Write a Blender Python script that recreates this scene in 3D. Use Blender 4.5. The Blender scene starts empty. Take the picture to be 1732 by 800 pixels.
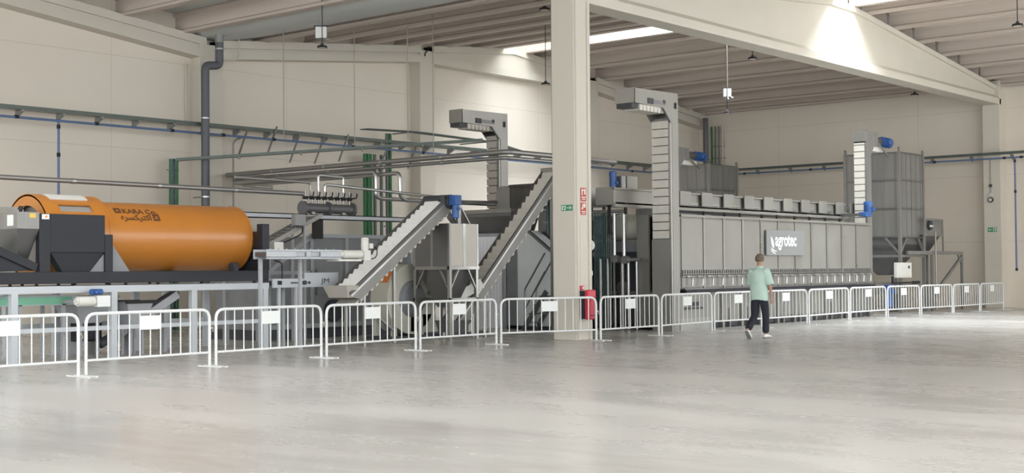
import bpy, bmesh, math, random
from mathutils import Vector as V, Matrix
random.seed(7)
S = bpy.context.scene
COL = S.collection
# ------------------------------------------------------------------ camera
F_PX, YAW, HOR, ROLL, CAM_H = 2256.08, math.radians(40.031), 455.831, -0.0084608, 1.55
PIT = math.atan((HOR-400)/F_PX)
_F0, _R0, _U0 = V((math.cos(YAW), math.sin(YAW), 0)), V((math.sin(YAW), -math.cos(YAW), 0)), V((0, 0, 1))
CF = _F0*math.cos(PIT)+_U0*math.sin(PIT)
_U = _U0*math.cos(PIT)-_F0*math.sin(PIT)
CR = _R0*math.cos(ROLL)+_U*math.sin(ROLL)
CU = _U*math.cos(ROLL)-_R0*math.sin(ROLL)
CO = V((0, 0, CAM_H))
def at(x, y, X=None, Y=None, Z=None, D=None):
    """photo pixel -> point of the hall lying on a wall/floor plane"""
    d = CF+CR*((x-866)/F_PX)-CU*((y-400)/F_PX)
    if X is not None: t = X/d.x
    elif Y is not None: t = Y/d.y
    elif Z is not None: t = (Z-CAM_H)/d.z
    else: t = D
    return CO+d*t
cd = bpy.data.cameras.new('camera')
cd.sensor_width = 36.0; cd.lens = F_PX/1732*36; cd.clip_end = 300; cd.clip_start = .1
cam = bpy.data.objects.new('camera', cd); COL.objects.link(cam)
cam.matrix_world = Matrix(((CR.x, CU.x, -CF.x, CO.x), (CR.y, CU.y, -CF.y, CO.y), (CR.z, CU.z, -CF.z, CO.z), (0, 0, 0, 1)))
S.camera = cam
# ------------------------------------------------------------------ light: overcast sky through skylights and the open side of the hall
w = bpy.data.worlds.new('sky'); S.world = w; w.use_nodes = True
bg = w.node_tree.nodes['Background']; bg.inputs[0].default_value = (.95, .98, 1, 1); bg.inputs[1].default_value = 2.8
vs = S.view_settings; vs.view_transform = 'Standard'; vs.look = 'None'; vs.exposure = 0.6; vs.gamma = 1
try: vs.use_curve_mapping = False
except Exception: pass
def area(name, loc, rot, sx, sy, power, color=(1, 1, 1)):
    l = bpy.data.lights.new(name, 'AREA'); l.shape = 'RECTANGLE'; l.size = sx; l.size_y = sy; l.energy = power; l.color = color
    o = bpy.data.objects.new(name, l); COL.objects.link(o); o.location = loc; o.rotation_euler = rot
    return o
# daylight entering by the ridge skylights (just above each opening)
SKY_P = 3000
area('skylight_daylight', (36.3, 8.75, 10.3), (0, 0, 0), 1.2, 35.5, SKY_P, (.88, .95, 1))
area('skylight_daylight', (10.1, 9, 10.3), (0, 0, 0), 1.2, 36, SKY_P*.2, (.96, .98, 1))

# ------------------------------------------------------------------ materials
def mat(name, col, rough=.6, metal=0., noise=0., nscale=3., bump=0., stretch=(1, 1, 1), spec=.5, coat=0., rvar=0.):
    m = bpy.data.materials.new(name); m.use_nodes = True
    nt = m.node_tree; b = nt.nodes['Principled BSDF']
    b.inputs['Base Color'].default_value = (*col, 1); b.inputs['Roughness'].default_value = rough
    b.inputs['Metallic'].default_value = metal; b.inputs['Specular IOR Level'].default_value = spec
    if coat: b.inputs['Coat Weight'].default_value = coat; b.inputs['Coat Roughness'].default_value = .15
    if noise or bump or rvar:
        tc = nt.nodes.new('ShaderNodeTexCoord'); mp = nt.nodes.new('ShaderNodeMapping'); mp.inputs['Scale'].default_value = stretch
        n = nt.nodes.new('ShaderNodeTexNoise'); n.inputs['Scale'].default_value = nscale; n.inputs['Detail'].default_value = 5
        nt.links.new(tc.outputs['Object'], mp.inputs[0]); nt.links.new(mp.outputs[0], n.inputs['Vector'])
        if noise:
            r = nt.nodes.new('ShaderNodeMapRange'); r.inputs[1].default_value = .3; r.inputs[2].default_value = .7
            r.inputs[3].default_value = 1-noise; r.inputs[4].default_value = 1+noise*.6
            mx = nt.nodes.new('ShaderNodeVectorMath'); mx.operation = 'SCALE'; mx.inputs[0].default_value = col
            nt.links.new(n.outputs['Fac'], r.inputs[0]); nt.links.new(r.outputs[0], mx.inputs['Scale']); nt.links.new(mx.outputs[0], b.inputs['Base Color'])
        if rvar:
            r2 = nt.nodes.new('ShaderNodeMapRange'); r2.inputs[1].default_value = .3; r2.inputs[2].default_value = .7
            r2.inputs[3].default_value = max(.05, rough-rvar); r2.inputs[4].default_value = rough+rvar
            nt.links.new(n.outputs['Fac'], r2.inputs[0]); nt.links.new(r2.outputs[0], b.inputs['Roughness'])
        if bump:
            bp = nt.nodes.new('ShaderNodeBump'); bp.inputs['Strength'].default_value = bump; bp.inputs['Distance'].default_value = .02
            nt.links.new(n.outputs['Fac'], bp.inputs['Height']); nt.links.new(bp.outputs[0], b.inputs['Normal'])
    return m
M = dict(
 cream=mat('cream_paint', (.735, .67, .58), .7, noise=.03, nscale=.6),
 beam=mat('beam_paint', (.62, .58, .50), .6, noise=.03, nscale=.8),
 purlin=mat('raw_concrete', (.58, .50, .44), .85, noise=.10, nscale=1.5, stretch=(2, .12, 2)),
 roof=mat('roof_sheet', (.60, .62, .60), .6, noise=.08, nscale=1.2, stretch=(1, .2, 1)),
 steel=mat('stainless', (.36, .355, .34), .34, .85, noise=.10, nscale=2, rvar=.08, stretch=(1, 1, .5)),
 steel_lt=mat('stainless_sheet', (.30, .292, .265), .45, .5, noise=.10, nscale=1.6, rvar=.08, stretch=(1, 1, .6)),
 steel_dk=mat('stainless_dull', (.22, .22, .225), .36, .85, noise=.12, nscale=1.5, rvar=.08),
 silo=mat('galvanised_sheet', (.27, .265, .25), .5, .5, noise=.14, nscale=2.2, stretch=(2, 2, .15)),
 pipe=mat('bright_pipe', (.46, .46, .45), .3, .85),
 pipe_dk=mat('dull_steel_pipe', (.30, .29, .28), .4, .7),
 gunmetal=mat('gunmetal_paint', (.13, .13, .135), .45, .3, noise=.1, nscale=5),
 brownbox=mat('weathered_dark_sheet', (.095, .088, .08), .5, .3, noise=.25, nscale=3),
 rail=mat('dark_guide_rail', (.085, .08, .075), .5),
 black=mat('black_paint', (.018, .0195, .026), .5, noise=.1, nscale=4, spec=.35),
 dark=mat('dark_machine', (.05, .052, .06), .55, noise=.2, nscale=3),
 rubber=mat('rubber', (.02, .02, .02), .8),
 orange=mat('orange_paint', (.50, .185, .026), .36, noise=.04, nscale=1.5, coat=.3),
 white=mat('white_powder_coat', (.70, .71, .70), .4),
 frame=mat('pale_grey_paint', (.48, .505, .53), .5, noise=.03, nscale=4),
 side=mat('dull_side_sheet', (.23, .225, .21), .5, .4, noise=.1, nscale=3),
 palesheet=mat('pale_beige_sheet', (.52, .485, .43), .5, .2, noise=.06, nscale=2),  # pale beige; on the square hopper it paints in the lit front
 curtain=mat('clear_white_pvc', (.92, .93, .95), .35),
 grey=mat('grey_paint', (.36, .37, .385), .5, noise=.06, nscale=3),
 greypanel=mat('grey_panel', (.22, .225, .235), .5, noise=.12, nscale=2),
 greylt=mat('light_grey_panel', (.78, .81, .81), .5, noise=.05, nscale=2),
 beige=mat('beige_machine_paint', (.58, .565, .48), .5, noise=.05, nscale=3),
 plastic=mat('white_plastic', (.66, .65, .60), .5, noise=.03, nscale=5),
 bucket=mat('bucket_plastic', (.66, .625, .56), .5, noise=.05, nscale=6),
 belt=mat('white_belt', (.90, .89, .87), .55, noise=.05, nscale=8),
 blue=mat('blue_motor_paint', (.03, .10, .30), .4, noise=.1, nscale=9),
 bluepipe=mat('blue_air_pipe', (.10, .16, .30), .4),
 green=mat('green_tray_cable', (.035, .16, .06), .55, noise=.25, nscale=12),
 teal=mat('teal_cable', (.045, .10, .10), .5, noise=.2, nscale=10),
 tray=mat('galvanised_tray', (.28, .29, .28), .5, .4, noise=.08, nscale=4),
 traydk=mat('tray_green_grey', (.12, .145, .13), .5, .3, noise=.1, nscale=4),
 belt_green=mat('green_belt', (.20, .50, .33), .5, noise=.06, nscale=4),
 pvc=mat('grey_pvc', (.10, .105, .12), .45),
 red=mat('red_plastic', (.55, .035, .06), .35),
 signred=mat('sign_red', (.50, .06, .04), .5),
 signgreen=mat('sign_green', (.02, .25, .12), .5),
 signwhite=mat('sign_white', (.74, .75, .73), .5),
 plate=mat('aluminium_sign', (.26, .262, .26), .5, .2, noise=.03, nscale=3),
 ink=mat('dark_print', (.12, .05, .02), .6),
 orange_label=mat('orange_label', (.75, .22, .05), .5, noise=.1, nscale=6),
 yellow=mat('yellow_label', (.70, .48, .10), .5),
 glass=mat('grey_window_pane', (.30, .29, .27), .15),
 skin=mat('skin', (.42, .24, .17), .55, noise=.05, nscale=12),
 hair=mat('grey_brown_hair', (.15, .115, .085), .8, noise=.3, nscale=40),
 shirt=mat('mint_cotton', (.47, .62, .54), .85, noise=.06, nscale=7, bump=.25),
 trousers=mat('navy_trousers', (.018, .018, .03), .85, noise=.2, nscale=8, bump=.2),
 shoe=mat('white_leather', (.72, .70, .68), .5, noise=.05, nscale=12),
 sole=mat('grey_sole', (.20, .20, .20), .7),
 wire=mat('hanging_wire', (.35, .33, .29), .5, .4),
)
def floor_mat():
    m = bpy.data.materials.new('polished_concrete'); m.use_nodes = True; nt = m.node_tree; b = nt.nodes['Principled BSDF']
    tc = nt.nodes.new('ShaderNodeTexCoord')
    mp = nt.nodes.new('ShaderNodeMapping'); mp.inputs['Rotation'].default_value = (0, 0, YAW); mp.inputs['Scale'].default_value = (.55, .16, 1)
    mp.inputs['Rotation'].default_value = (0, 0, -math.radians(18))
    n1 = nt.nodes.new('ShaderNodeTexNoise'); n1.inputs['Scale'].default_value = 1.5; n1.inputs['Detail'].default_value = 8; n1.inputs['Roughness'].default_value = .62
    n2 = nt.nodes.new('ShaderNodeTexNoise'); n2.inputs['Scale'].default_value = .35; n2.inputs['Detail'].default_value = 3
    nt.links.new(tc.outputs['Object'], mp.inputs[0]); nt.links.new(mp.outputs[0], n1.inputs['Vector']); nt.links.new(tc.outputs['Object'], n2.inputs['Vector'])
    ad = nt.nodes.new('ShaderNodeMath'); ad.operation = 'MULTIPLY_ADD'; ad.inputs[1].default_value = .55
    nt.links.new(n1.outputs['Fac'], ad.inputs[0])
    m2 = nt.nodes.new('ShaderNodeMath'); m2.operation = 'MULTIPLY'; m2.inputs[1].default_value = .45; nt.links.new(n2.outputs['Fac'], m2.inputs[0]); nt.links.new(m2.outputs[0], ad.inputs[2])
    r = nt.nodes.new('ShaderNodeValToRGB'); r.color_ramp.elements[0].position = .36; r.color_ramp.elements[0].color = (.46, .435, .405, 1)
    r.color_ramp.elements[1].position = .66; r.color_ramp.elements[1].color = (.57, .55, .515, 1)
    nt.links.new(ad.outputs[0], r.inputs[0]); nt.links.new(r.outputs[0], b.inputs['Base Color'])
    rr = nt.nodes.new('ShaderNodeMapRange'); rr.inputs[1].default_value = .35; rr.inputs[2].default_value = .65; rr.inputs[3].default_value = .20; rr.inputs[4].default_value = .36
    nt.links.new(n1.outputs['Fac'], rr.inputs[0]); nt.links.new(rr.outputs[0], b.inputs['Roughness'])
    b.inputs['Specular IOR Level'].default_value = .5
    return m
M['floor'] = floor_mat()
def panel_mat(name, axis):
    """painted precast panels: horizontal joints every 2.45 m, upright joints every 6 m"""
    m = M['cream'].copy(); m.name = name; nt = m.node_tree; b = nt.nodes['Principled BSDF']
    tc = nt.nodes.new('ShaderNodeTexCoord'); sp = nt.nodes.new('ShaderNodeSeparateXYZ'); nt.links.new(tc.outputs['Object'], sp.inputs[0])
    outs = []
    for o, per, off in ((sp.outputs[2], 2.45, 2.42), (sp.outputs[axis], 6.0, 4.4)):
        a = nt.nodes.new('ShaderNodeMath'); a.operation = 'ADD'; a.inputs[1].default_value = per*20-off; nt.links.new(o, a.inputs[0])
        f = nt.nodes.new('ShaderNodeMath'); f.operation = 'MODULO'; f.inputs[1].default_value = per; nt.links.new(a.outputs[0], f.inputs[0])
        l = nt.nodes.new('ShaderNodeMath'); l.operation = 'LESS_THAN'; l.inputs[1].default_value = .022; nt.links.new(f.outputs[0], l.inputs[0]); outs.append(l)
    mx = nt.nodes.new('ShaderNodeMath'); mx.operation = 'MAXIMUM'; nt.links.new(outs[0].outputs[0], mx.inputs[0]); nt.links.new(outs[1].outputs[0], mx.inputs[1])
    src = b.inputs['Base Color'].links[0].from_socket
    mix = nt.nodes.new('ShaderNodeMix'); mix.data_type = 'RGBA'; mix.inputs[7].default_value = (.62, .56, .48, 1)
    nt.links.new(mx.outputs[0], mix.inputs[0]); nt.links.new(src, mix.inputs[6]); nt.links.new(mix.outputs[2], b.inputs['Base Color'])
    return m
M['wall_x'] = panel_mat('cream_panels_gable', 0); M['wall_y'] = panel_mat('cream_panels_side', 1)

# ------------------------------------------------------------------ builders
ROOT = {}
class G:
    """collects shapes (hall coordinates) and links them as ONE mesh"""
    def __init__(s): s.v = []; s.f = []
    def add(s, vs_, fs):
        k = len(s.v); s.v += [tuple(p) for p in vs_]; s.f += [tuple(i+k for i in f) for f in fs]; return s
    def hexa(s, p):   # 8 pts: bottom 4 ccw, top 4 ccw
        return s.add(p, [(3, 2, 1, 0), (4, 5, 6, 7), (0, 1, 5, 4), (1, 2, 6, 5), (2, 3, 7, 6), (3, 0, 4, 7)])
    def box(s, x0, x1, y0, y1, z0, z1):
        return s.hexa([(x0, y0, z0), (x1, y0, z0), (x1, y1, z0), (x0, y1, z0), (x0, y0, z1), (x1, y0, z1), (x1, y1, z1), (x0, y1, z1)])
    def taper(s, b, z0, t, z1):   # b,t = (x0,x1,y0,y1)
        return s.hexa([(b[0], b[2], z0), (b[1], b[2], z0), (b[1], b[3], z0), (b[0], b[3], z0), (t[0], t[2], z1), (t[1], t[2], z1), (t[1], t[3], z1), (t[0], t[3], z1)])
    def bar(s, p, q, w_, h_, up=(0, 0, 1)):
        p, q = V(p), V(q); d = (q-p).normalized(); u = V(up)
        if abs(d.dot(u)) > .98: u = V((0, 1, 0))
        a = d.cross(u).normalized()*(w_/2); b = a.cross(d).normalized()*(h_/2)
        return s.hexa([p-a-b, p+a-b, q+a-b, q-a-b, p-a+b, p+a+b, q+a+b, q-a+b])
    def ring(s, c, d, r, n, ph=0.):
        d = V(d).normalized(); u = V((0, 0, 1)) if abs(d.z) < .9 else V((1, 0, 0))
        a = d.cross(u).normalized(); b = d.cross(a)
        return [V(c)+a*math.cos(2*math.pi*i/n+ph)*r+b*math.sin(2*math.pi*i/n+ph)*r for i in range(n)]
    def cyl(s, p, q, r, r2=None, n=20, cap=True, ph=0.):
        p, q = V(p), V(q); d = q-p; r2 = r if r2 is None else r2
        vs_ = s.ring(p, d, r, n, ph)+s.ring(q, d, r2, n, ph)
        fs = [(i, (i+1) % n, n+(i+1) % n, n+i) for i in range(n)]
        if cap: fs += [tuple(range(n))[::-1], tuple(range(n, 2*n))]
        return s.add(vs_, fs)
    def tube(s, pts, r, fil=0., n=10):
        pts = [V(p) for p in pts]
        if fil:
            o = [pts[0]]
            for i in range(1, len(pts)-1):
                a, b, c = pts[i-1], pts[i], pts[i+1]; l = min(fil, (a-b).length*.49, (c-b).length*.49)
                p1 = b+(a-b).normalized()*l; p2 = b+(c-b).normalized()*l
                for k in range(6):
                    t = k/5; o.append(p1*(1-t)**2+b*2*t*(1-t)+p2*t*t)
            pts = o+[pts[-1]]
        rings = []; prev = None
        for i, p in enumerate(pts):
            d = (pts[min(i+1, len(pts)-1)]-pts[max(i-1, 0)]).normalized()
            if prev is None:
                u = V((0, 0, 1)) if abs(d.z) < .9 else V((1, 0, 0)); a = d.cross(u).normalized()
            else: a = (prev-d*prev.dot(d)).normalized()
            prev = a; b = d.cross(a)
            rings.append([p+a*math.cos(2*math.pi*k/n)*r+b*math.sin(2*math.pi*k/n)*r for k in range(n)])
        vs_ = [q for R_ in rings for q in R_]; m = len(rings)
        fs = [(i*n+k, i*n+(k+1) % n, (i+1)*n+(k+1) % n, (i+1)*n+k) for i in range(m-1) for k in range(n)]
        fs += [tuple(range(n))[::-1], tuple(range((m-1)*n, m*n))]
        return s.add(vs_, fs)
    def prism(s, poly, vec):
        n = len(poly); vec = V(vec); a = [V(p) for p in poly]
        return s.add(a+[p+vec for p in a], [tuple(range(n))[::-1], tuple(range(n, 2*n))]+[(i, (i+1) % n, n+(i+1) % n, n+i) for i in range(n)])
    def xz(s, poly, y0, y1): return s.prism([(x, y0, z) for x, z in poly], (0, y1-y0, 0))
    def yz(s, poly, x0, x1): return s.prism([(x0, y, z) for y, z in poly], (x1-x0, 0, 0))
    def shell(s, axis_y, axis_z, x0, x1, ro, ri, a0, a1, n=32):
        """part of a tube about an axis along X, with wall thickness"""
        R_ = []
        for i in range(n+1):
            a = a0+(a1-a0)*i/n; c, sn = math.cos(a), math.sin(a)
            R_.append([(x0, axis_y+ro*c, axis_z+ro*sn), (x1, axis_y+ro*c, axis_z+ro*sn), (x1, axis_y+ri*c, axis_z+ri*sn), (x0, axis_y+ri*c, axis_z+ri*sn)])
        vs_ = [p for r_ in R_ for p in r_]; fs = []
        for i in range(n):
            for k in range(4): fs.append((i*4+k, i*4+(k+1) % 4, (i+1)*4+(k+1) % 4, (i+1)*4+k))
        if abs(abs(a1-a0)-2*math.pi) > .01: fs += [(0, 1, 2, 3), tuple(n*4+k for k in range(4))[::-1]]
        return s.add(vs_, fs)
    def build(s, name, m, parent=None, bev=0., label=None):
        me = bpy.data.meshes.new(name)
        if parent is None:
            xs, ys, zs = zip(*s.v); off = V(((min(xs)+max(xs))/2, (min(ys)+max(ys))/2, min(zs)))
        else: off = ROOT[parent.name]
        me.from_pydata([tuple(V(p)-off) for p in s.v], [], s.f); me.update()
        b = bmesh.new(); b.from_mesh(me); bmesh.ops.recalc_face_normals(b, faces=b.faces); b.to_mesh(me); b.free()
        me.materials.append(M[m] if isinstance(m, str) else m)
        me.shade_smooth(); me.set_sharp_from_angle(angle=math.radians(38))
        o = bpy.data.objects.new(name, me); COL.objects.link(o)
        if parent is None: o.location = off
        else: o.parent = parent
        ROOT[o.name] = off
        if bev:
            md = o.modifiers.new('bevel', 'BEVEL'); md.width = bev; md.segments = 2; md.limit_method = 'ANGLE'
        if label: o['label'] = label
        return o
def tag(o, label, cat, group=None, kind=None):
    o['label'] = label; o['category'] = cat
    if group: o['group'] = group
    if kind: o['kind'] = kind
    return o
def thing(name, label, cat, loc, group=None):
    o = bpy.data.objects.new(name, None); COL.objects.link(o); o.location = loc; o.empty_display_size = .2
    ROOT[o.name] = V(loc); tag(o, label, cat, group); return o
def struct(o): o['kind'] = 'structure'; return o
def dup(root, loc, rotz=None, label=None, scale=None):
    r = root.copy(); COL.objects.link(r); r.location = loc
    if rotz is not None: r.rotation_euler = (0, 0, rotz)
    if scale: r.scale = scale
    if label: r['label'] = label
    for ch in list(root.children):
        c = ch.copy(); COL.objects.link(c); c.parent = r
        for g in list(ch.children):
            d = g.copy(); COL.objects.link(d); d.parent = c
    return r
def text(name, body, size, m, parent, origin, ux, uz, extrude=.003, xs=1., bold=0.):
    """raised lettering: ux = writing direction, uz = up direction"""
    cu = bpy.data.curves.new(name, 'FONT'); cu.body = body; cu.size = size; cu.extrude = extrude; cu.resolution_u = 4; cu.offset = bold
    to = bpy.data.objects.new(name+'_curve', cu); COL.objects.link(to)
    me = bpy.data.meshes.new_from_object(to.evaluated_get(bpy.context.evaluated_depsgraph_get()))
    bpy.data.objects.remove(to); bpy.data.curves.remove(cu)
    ux, uz = V(ux), V(uz); un = ux.cross(uz); off = ROOT[parent.name]; org = V(origin)
    for v in me.vertices:
        c = v.co.copy(); v.co = org+ux*c.x*xs+uz*c.y+un*c.z-off
    me.materials.clear(); me.materials.append(M[m]); me.name = name
    o = bpy.data.objects.new(name, me); COL.objects.link(o); o.parent = parent; ROOT[o.name] = off
    return o
def motor(parent, p, d, L, r, m='blue', name='motor'):
    """finned electric motor with fan cowl and terminal box, axis d from p"""
    p, d = V(p), V(d).normalized(); g = G(); g.cyl(p, p+d*L*.68, r, n=16)
    for k in range(6): g.cyl(p+d*(L*(.08+.09*k)), p+d*(L*(.11+.09*k)), r*1.12, n=16)
    side = V((0, -1, 0)) if abs(d.y) < .5 else V((-1, 0, 0)); c = p+d*L*.3+side*r*1.15
    o = g.build(name, m, parent)
    G().box(c.x-r*.45, c.x+r*.45, c.y-r*.45, c.y+r*.45, c.z-r*.45, c.z+r*.45).build('terminal_box', m, o)
    h = G(); h.cyl(p+d*L*.68, p+d*L*.95, r*1.1, n=16); h.cyl(p+d*L*.95, p+d*L, r*1.1, r*.8, n=16); h.build('fan_cowl', m, o)
    return o

# ================================================================== THE HALL
WY, PY, WX, CX = 30.75, 30.30, 49.2, 36.3          # gable wall, its pilaster face, far wall, ridge
YF = -9.0                                            # open front of the modelled hall
def zb(x):                                          # top of beams = underside of purlins
    c = CX if x > 23.2 else 10.1
    return 9.40-.105*abs(x-c)
struct(G().box(-20, 52, -18, 31.2, -.3, 0).build('floor', 'floor'))
wl = G().xz([(-6, 0), (WX+.3, 0), (WX+.3, 8.6), (36.3, 9.95), (23.2, 8.6), (10.1, 9.95), (-6, 8.4)], WY, WY+.25)
struct(wl.build('wall_left', 'wall_x'))
struct(G().box(WX, WX+.25, 2, WY+.25, 0, 8.7).build('wall_right', 'wall_y'))
# gable pilasters
for x0, x1, zt in ((22.70, 23.46, 7.9), (31.45, 32.14, 8.8), (40.6, 41.3, 8.75), (14.1, 14.8, 8.55)):
    struct(G().box(x0, x1, PY, WY+.05, 0, zt).build('wall_pilaster', 'beam', bev=.02))
def sloped_girder(x0, z0, x1, z1):
    """gable girder: bottom flange, web groove and top following the roof"""
    g = G()
    g.xz([(x0, z0), (x1, z1), (x1, z1+.24), (x0, z0+.24)], PY-.02, WY+.05)
    tops = [x0, x1] if not (x0 < CX < x1) else [x0, CX-.01, x1]
    up = [(x, zb(x)) for x in tops]
    g.xz([(x0, z0+.22)]+[(x1, z1+.22)]+[(x, z) for x, z in reversed(up)], PY+.06, WY+.05)
    g.xz([(x0, zb(x0)-.20), (tops[1] if len(tops) == 3 else x1, zb(tops[1] if len(tops) == 3 else x1)-.20), (tops[1] if len(tops) == 3 else x1, zb(tops[1] if len(tops) == 3 else x1)+.02), (x0, zb(x0)+.02)], PY-.02, WY+.05)
    if len(tops) == 3: g.xz([(CX-.01, zb(CX)-.20), (x1, zb(x1)-.20), (x1, zb(x1)+.02), (CX-.01, zb(CX)+.02)], PY-.02, WY+.05)
    return struct(g.build('gable_girder', 'beam'))
sloped_girder(23.35, 7.53, 31.5, 8.38); sloped_girder(32.1, 8.38, 40.7, 8.38); sloped_girder(41.2, 8.36, 49.2, 7.52)
sloped_girder(14.7, 8.38, 22.9, 7.50)
# far wall column + inner column + tapered roof beam
struct(G().box(48.58, WX+.05, 17.55, 18.20, 0, 8.3).build('wall_pilaster', 'beam', bev=.02))
column = G(); column.box(23.04, 23.60, 17.56, 18.18, 0, 9.0)
column.box(23.075, 23.16, 17.52, 17.57, 0, 9.0); column.box(23.50, 23.60, 17.53, 17.57, 0, 9.0)
column = struct(column.build('column', 'beam', bev=.012))
bm_ = G(); X0, X1 = 23.3, 48.75
bm_.box(X0, X1, 17.55, 18.15, 7.42, 7.64)
bm_.prism([(X0, 17.55, 7.64), (X0, 18.15, 7.64), (X0, 17.95, 7.80), (X0, 17.75, 7.80)], (X1-X0, 0, 0))
bm_.xz([(X0, 7.7), (X1, 7.7), (X1, zb(X1)), (CX+.8, zb(CX+.8)), (CX-.8, zb(CX-.8)), (X0, zb(X0))], 17.72, 17.98)
for a, b in ((X0, CX-.8), (CX+.8, X1)):
    bm_.xz([(a, zb(a)-.16), (b, zb(b)-.16), (b, zb(b)), (a, zb(a))], 17.62, 18.08)
bm_.xz([(CX-.8, zb(CX-.8)-.16), (CX+.8, zb(CX+.8)-.16), (CX+.8, zb(CX+.8)), (CX-.8, zb(CX-.8))], 17.62, 18.08)
struct(bm_.build('roof_beam', 'beam', bev=.012))
# purlins (one object per purlin) and roof sheets
PX = [22.25, 20.35, 18.45, 16.55, 14.65, 12.75, 11.0, 9.2, 24.95, 26.95, 28.9, 30.8, 32.7, 34.6, 35.55, 37.05, 38.0, 39.9, 41.8, 43.7, 45.6, 47.5, 48.8]
for x in PX:
    z = zb(x)
    for y0, y1 in ((YF, 17.80), (17.90, WY)):
        g = G()
        g.prism([(x-.13, y0, z), (x+.13, y0, z), (x+.13, y0, z+.07), (x+.06, y0, z+.12), (x+.06, y0, z+.44), (x+.14, y0, z+.50), (x+.14, y0, z+.56), (x-.14, y0, z+.56), (x-.14, y0, z+.50), (x-.06, y0, z+.44), (x-.06, y0, z+.12), (x-.13, y0, z+.07)], (0, y1-y0, 0))
        struct(g.build('roof_purlin', 'purlin'))
def sheet(x0, x1, step=.33):
    g = G(); n = max(2, int((x1-x0)/step))
    for i in range(n):
        a, b = x0+(x1-x0)*i/n, x0+(x1-x0)*(i+1)/n
        g.xz([(a, zb(a)+.56), (b, zb(b)+.56), (b, zb(b)+.62), (a, zb(a)+.62)], YF, WY+.2)
    return g
struct(sheet(-6, 9.45).build('ceiling', 'roof')); struct(sheet(10.75, 22.7).build('ceiling', 'roof'))
struct(sheet(23.75, 35.65).build('ceiling', 'roof')); struct(sheet(36.95, 49.6).build('ceiling', 'roof'))
struct(G().xz([(22.36, 8.30), (22.75, 8.10), (23.7, 8.10), (24.84, 8.34), (24.84, 8.80), (22.36, 8.80)], YF, WY+.2).build('valley_gutter', 'roof'))

# ================================================================== CROWD BARRIERS
BL, BH = 2.36, .955
def barrier_proto():
    t = thing('crowd_barrier', 'x', 'barrier', (0, 0, 0), 'white crowd barriers in a line'); h = BL/2; g = G()
    g.tube([(-h, 0, .02), (-h, 0, BH-.02), (h, 0, BH-.02), (h, 0, .02)], .025, .17, 12)
    g.build('outer_frame', 'white', t)
    g = G(); g.tube([(-h, 0, .235), (h, 0, .235)], .02); g.build('bottom_rail', 'white', t)
    for i in range(11):
        x = -h+BL*(i+1)/12; G().cyl((x, 0, .235), (x, 0, BH-.03), .0105, n=8).build('upright_bar', 'white', t)
    G().box(-.20, .20, -.016, -.010, .66, .875).build('blank_plate', 'signwhite', t)
    for s in (-1, 1):
        G().box(s*(h-.0)-.02, s*h+.02, -.29, .29, 0, .018).build('foot', 'white', t)
    g = G(); g.box(h+.02, h+.075, -.008, .008, .62, .65).box(h+.06, h+.075, -.008, .008, .57, .65); g.build('coupling_hook', 'wire', t)
    return t
posts = [(139, 637), (360, 620), (548, 605.5), (707, 593), (843, 582.8), (1013, 576), (1117, 568), (1206, 560), None, (1367, 548.7), (1437, 542), (1500, 537), (1557, 533.5), (1612, 530), (1658, 526.6), (1698, 523.5)]
PP = [at(p[0], p[1], Z=0) if p else None for p in posts]
PP[8] = (PP[7]+PP[9])/2
PP = [PP[0]+(PP[0]-PP[1])]+PP
BLAB = ['white crowd barrier cut off by the left edge, by the stainless funnel hopper',
 'white crowd barrier in front of the black box hopper end of the orange drum',
 'white crowd barrier in front of the right end of the orange drum platform',
 'white crowd barrier in front of the low end of the white stepped conveyor',
 'white crowd barrier in front of the square stainless hopper on legs',
 'white crowd barrier passing in front of the inner cream column',
 'white crowd barrier just right of the red extinguisher box, before dark pipework',
 'white crowd barrier in front of the foot of the tall bucket elevator',
 'white crowd barrier ending behind the walking man, left of him',
 'white crowd barrier starting behind the walking man, below the lettered sign',
 'white crowd barrier second to the right of the walking man',
 'white crowd barrier in front of the far end of the long stainless dryer',
 'white crowd barrier below the white control box by the silo',
 'white crowd barrier right of the one below the white control box',
 'white crowd barrier second from the far wall, before the steel platform legs',
 'white crowd barrier farthest away, touching the far wall column']
bp = barrier_proto()
for i, lb in enumerate(BLAB):
    a, b = PP[i], PP[i+1]; mid = (a+b)/2; d = b-a; rz = math.atan2(d.y, d.x)
    sc = ((d.length-.13)/BL, 1, 1)
    if i == 0: bp.location = mid; bp.rotation_euler = (0, 0, rz); bp.scale = sc; bp['label'] = lb
    else: dup(bp, mid, rz, lb, sc)

# ================================================================== DRUM DRYER ON ITS PLATFORM
pf = thing('steel_platform', 'pale grey steel platform frame carrying the orange drum', 'platform', (14.6, 22, 0))
PFX = (11.95, 13.9, 15.66, 17.40)
G().box(9.6, 17.48, 21.10, 21.22, 1.20, 1.325).build('front_beam', 'frame', pf, .006)
G().box(9.6, 17.48, 23.0, 23.12, 1.20, 1.325).build('rear_beam', 'frame', pf, .006)
G().box(9.6, 17.40, 21.13, 21.19, .52, .60).build('front_rail', 'frame', pf, .004)
G().box(9.6, 17.40, 23.03, 23.09, .52, .60).build('rear_rail', 'frame', pf, .004)
for x in PFX:
    for y in (21.10, 23.0):
        g = G(); g.box(x-.06, x+.06, y, y+.12, .012, 1.21); g.box(x-.11, x+.11, y-.05, y+.17, 0, .015); g.build('leg', 'frame', pf, .005)
    G().box(x-.05, x+.05, 21.2, 23.02, 1.21, 1.31).build('cross_beam', 'frame', pf)
for x in (12.9, 14.7, 16.4):
    g = G(); g.box(x-.06, x+.06, 23.0, 23.12, .012, 1.21); g.box(x-.11, x+.11, 22.95, 23.17, 0, .015); g.build('leg', 'frame', pf, .005)
dr = thing('drum_dryer', 'large orange drum dryer on a black base with lettering', 'drum dryer', (14.9, 22.2, 1.325))
DY, DZ, DR = 22.2, 2.235, .66
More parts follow.
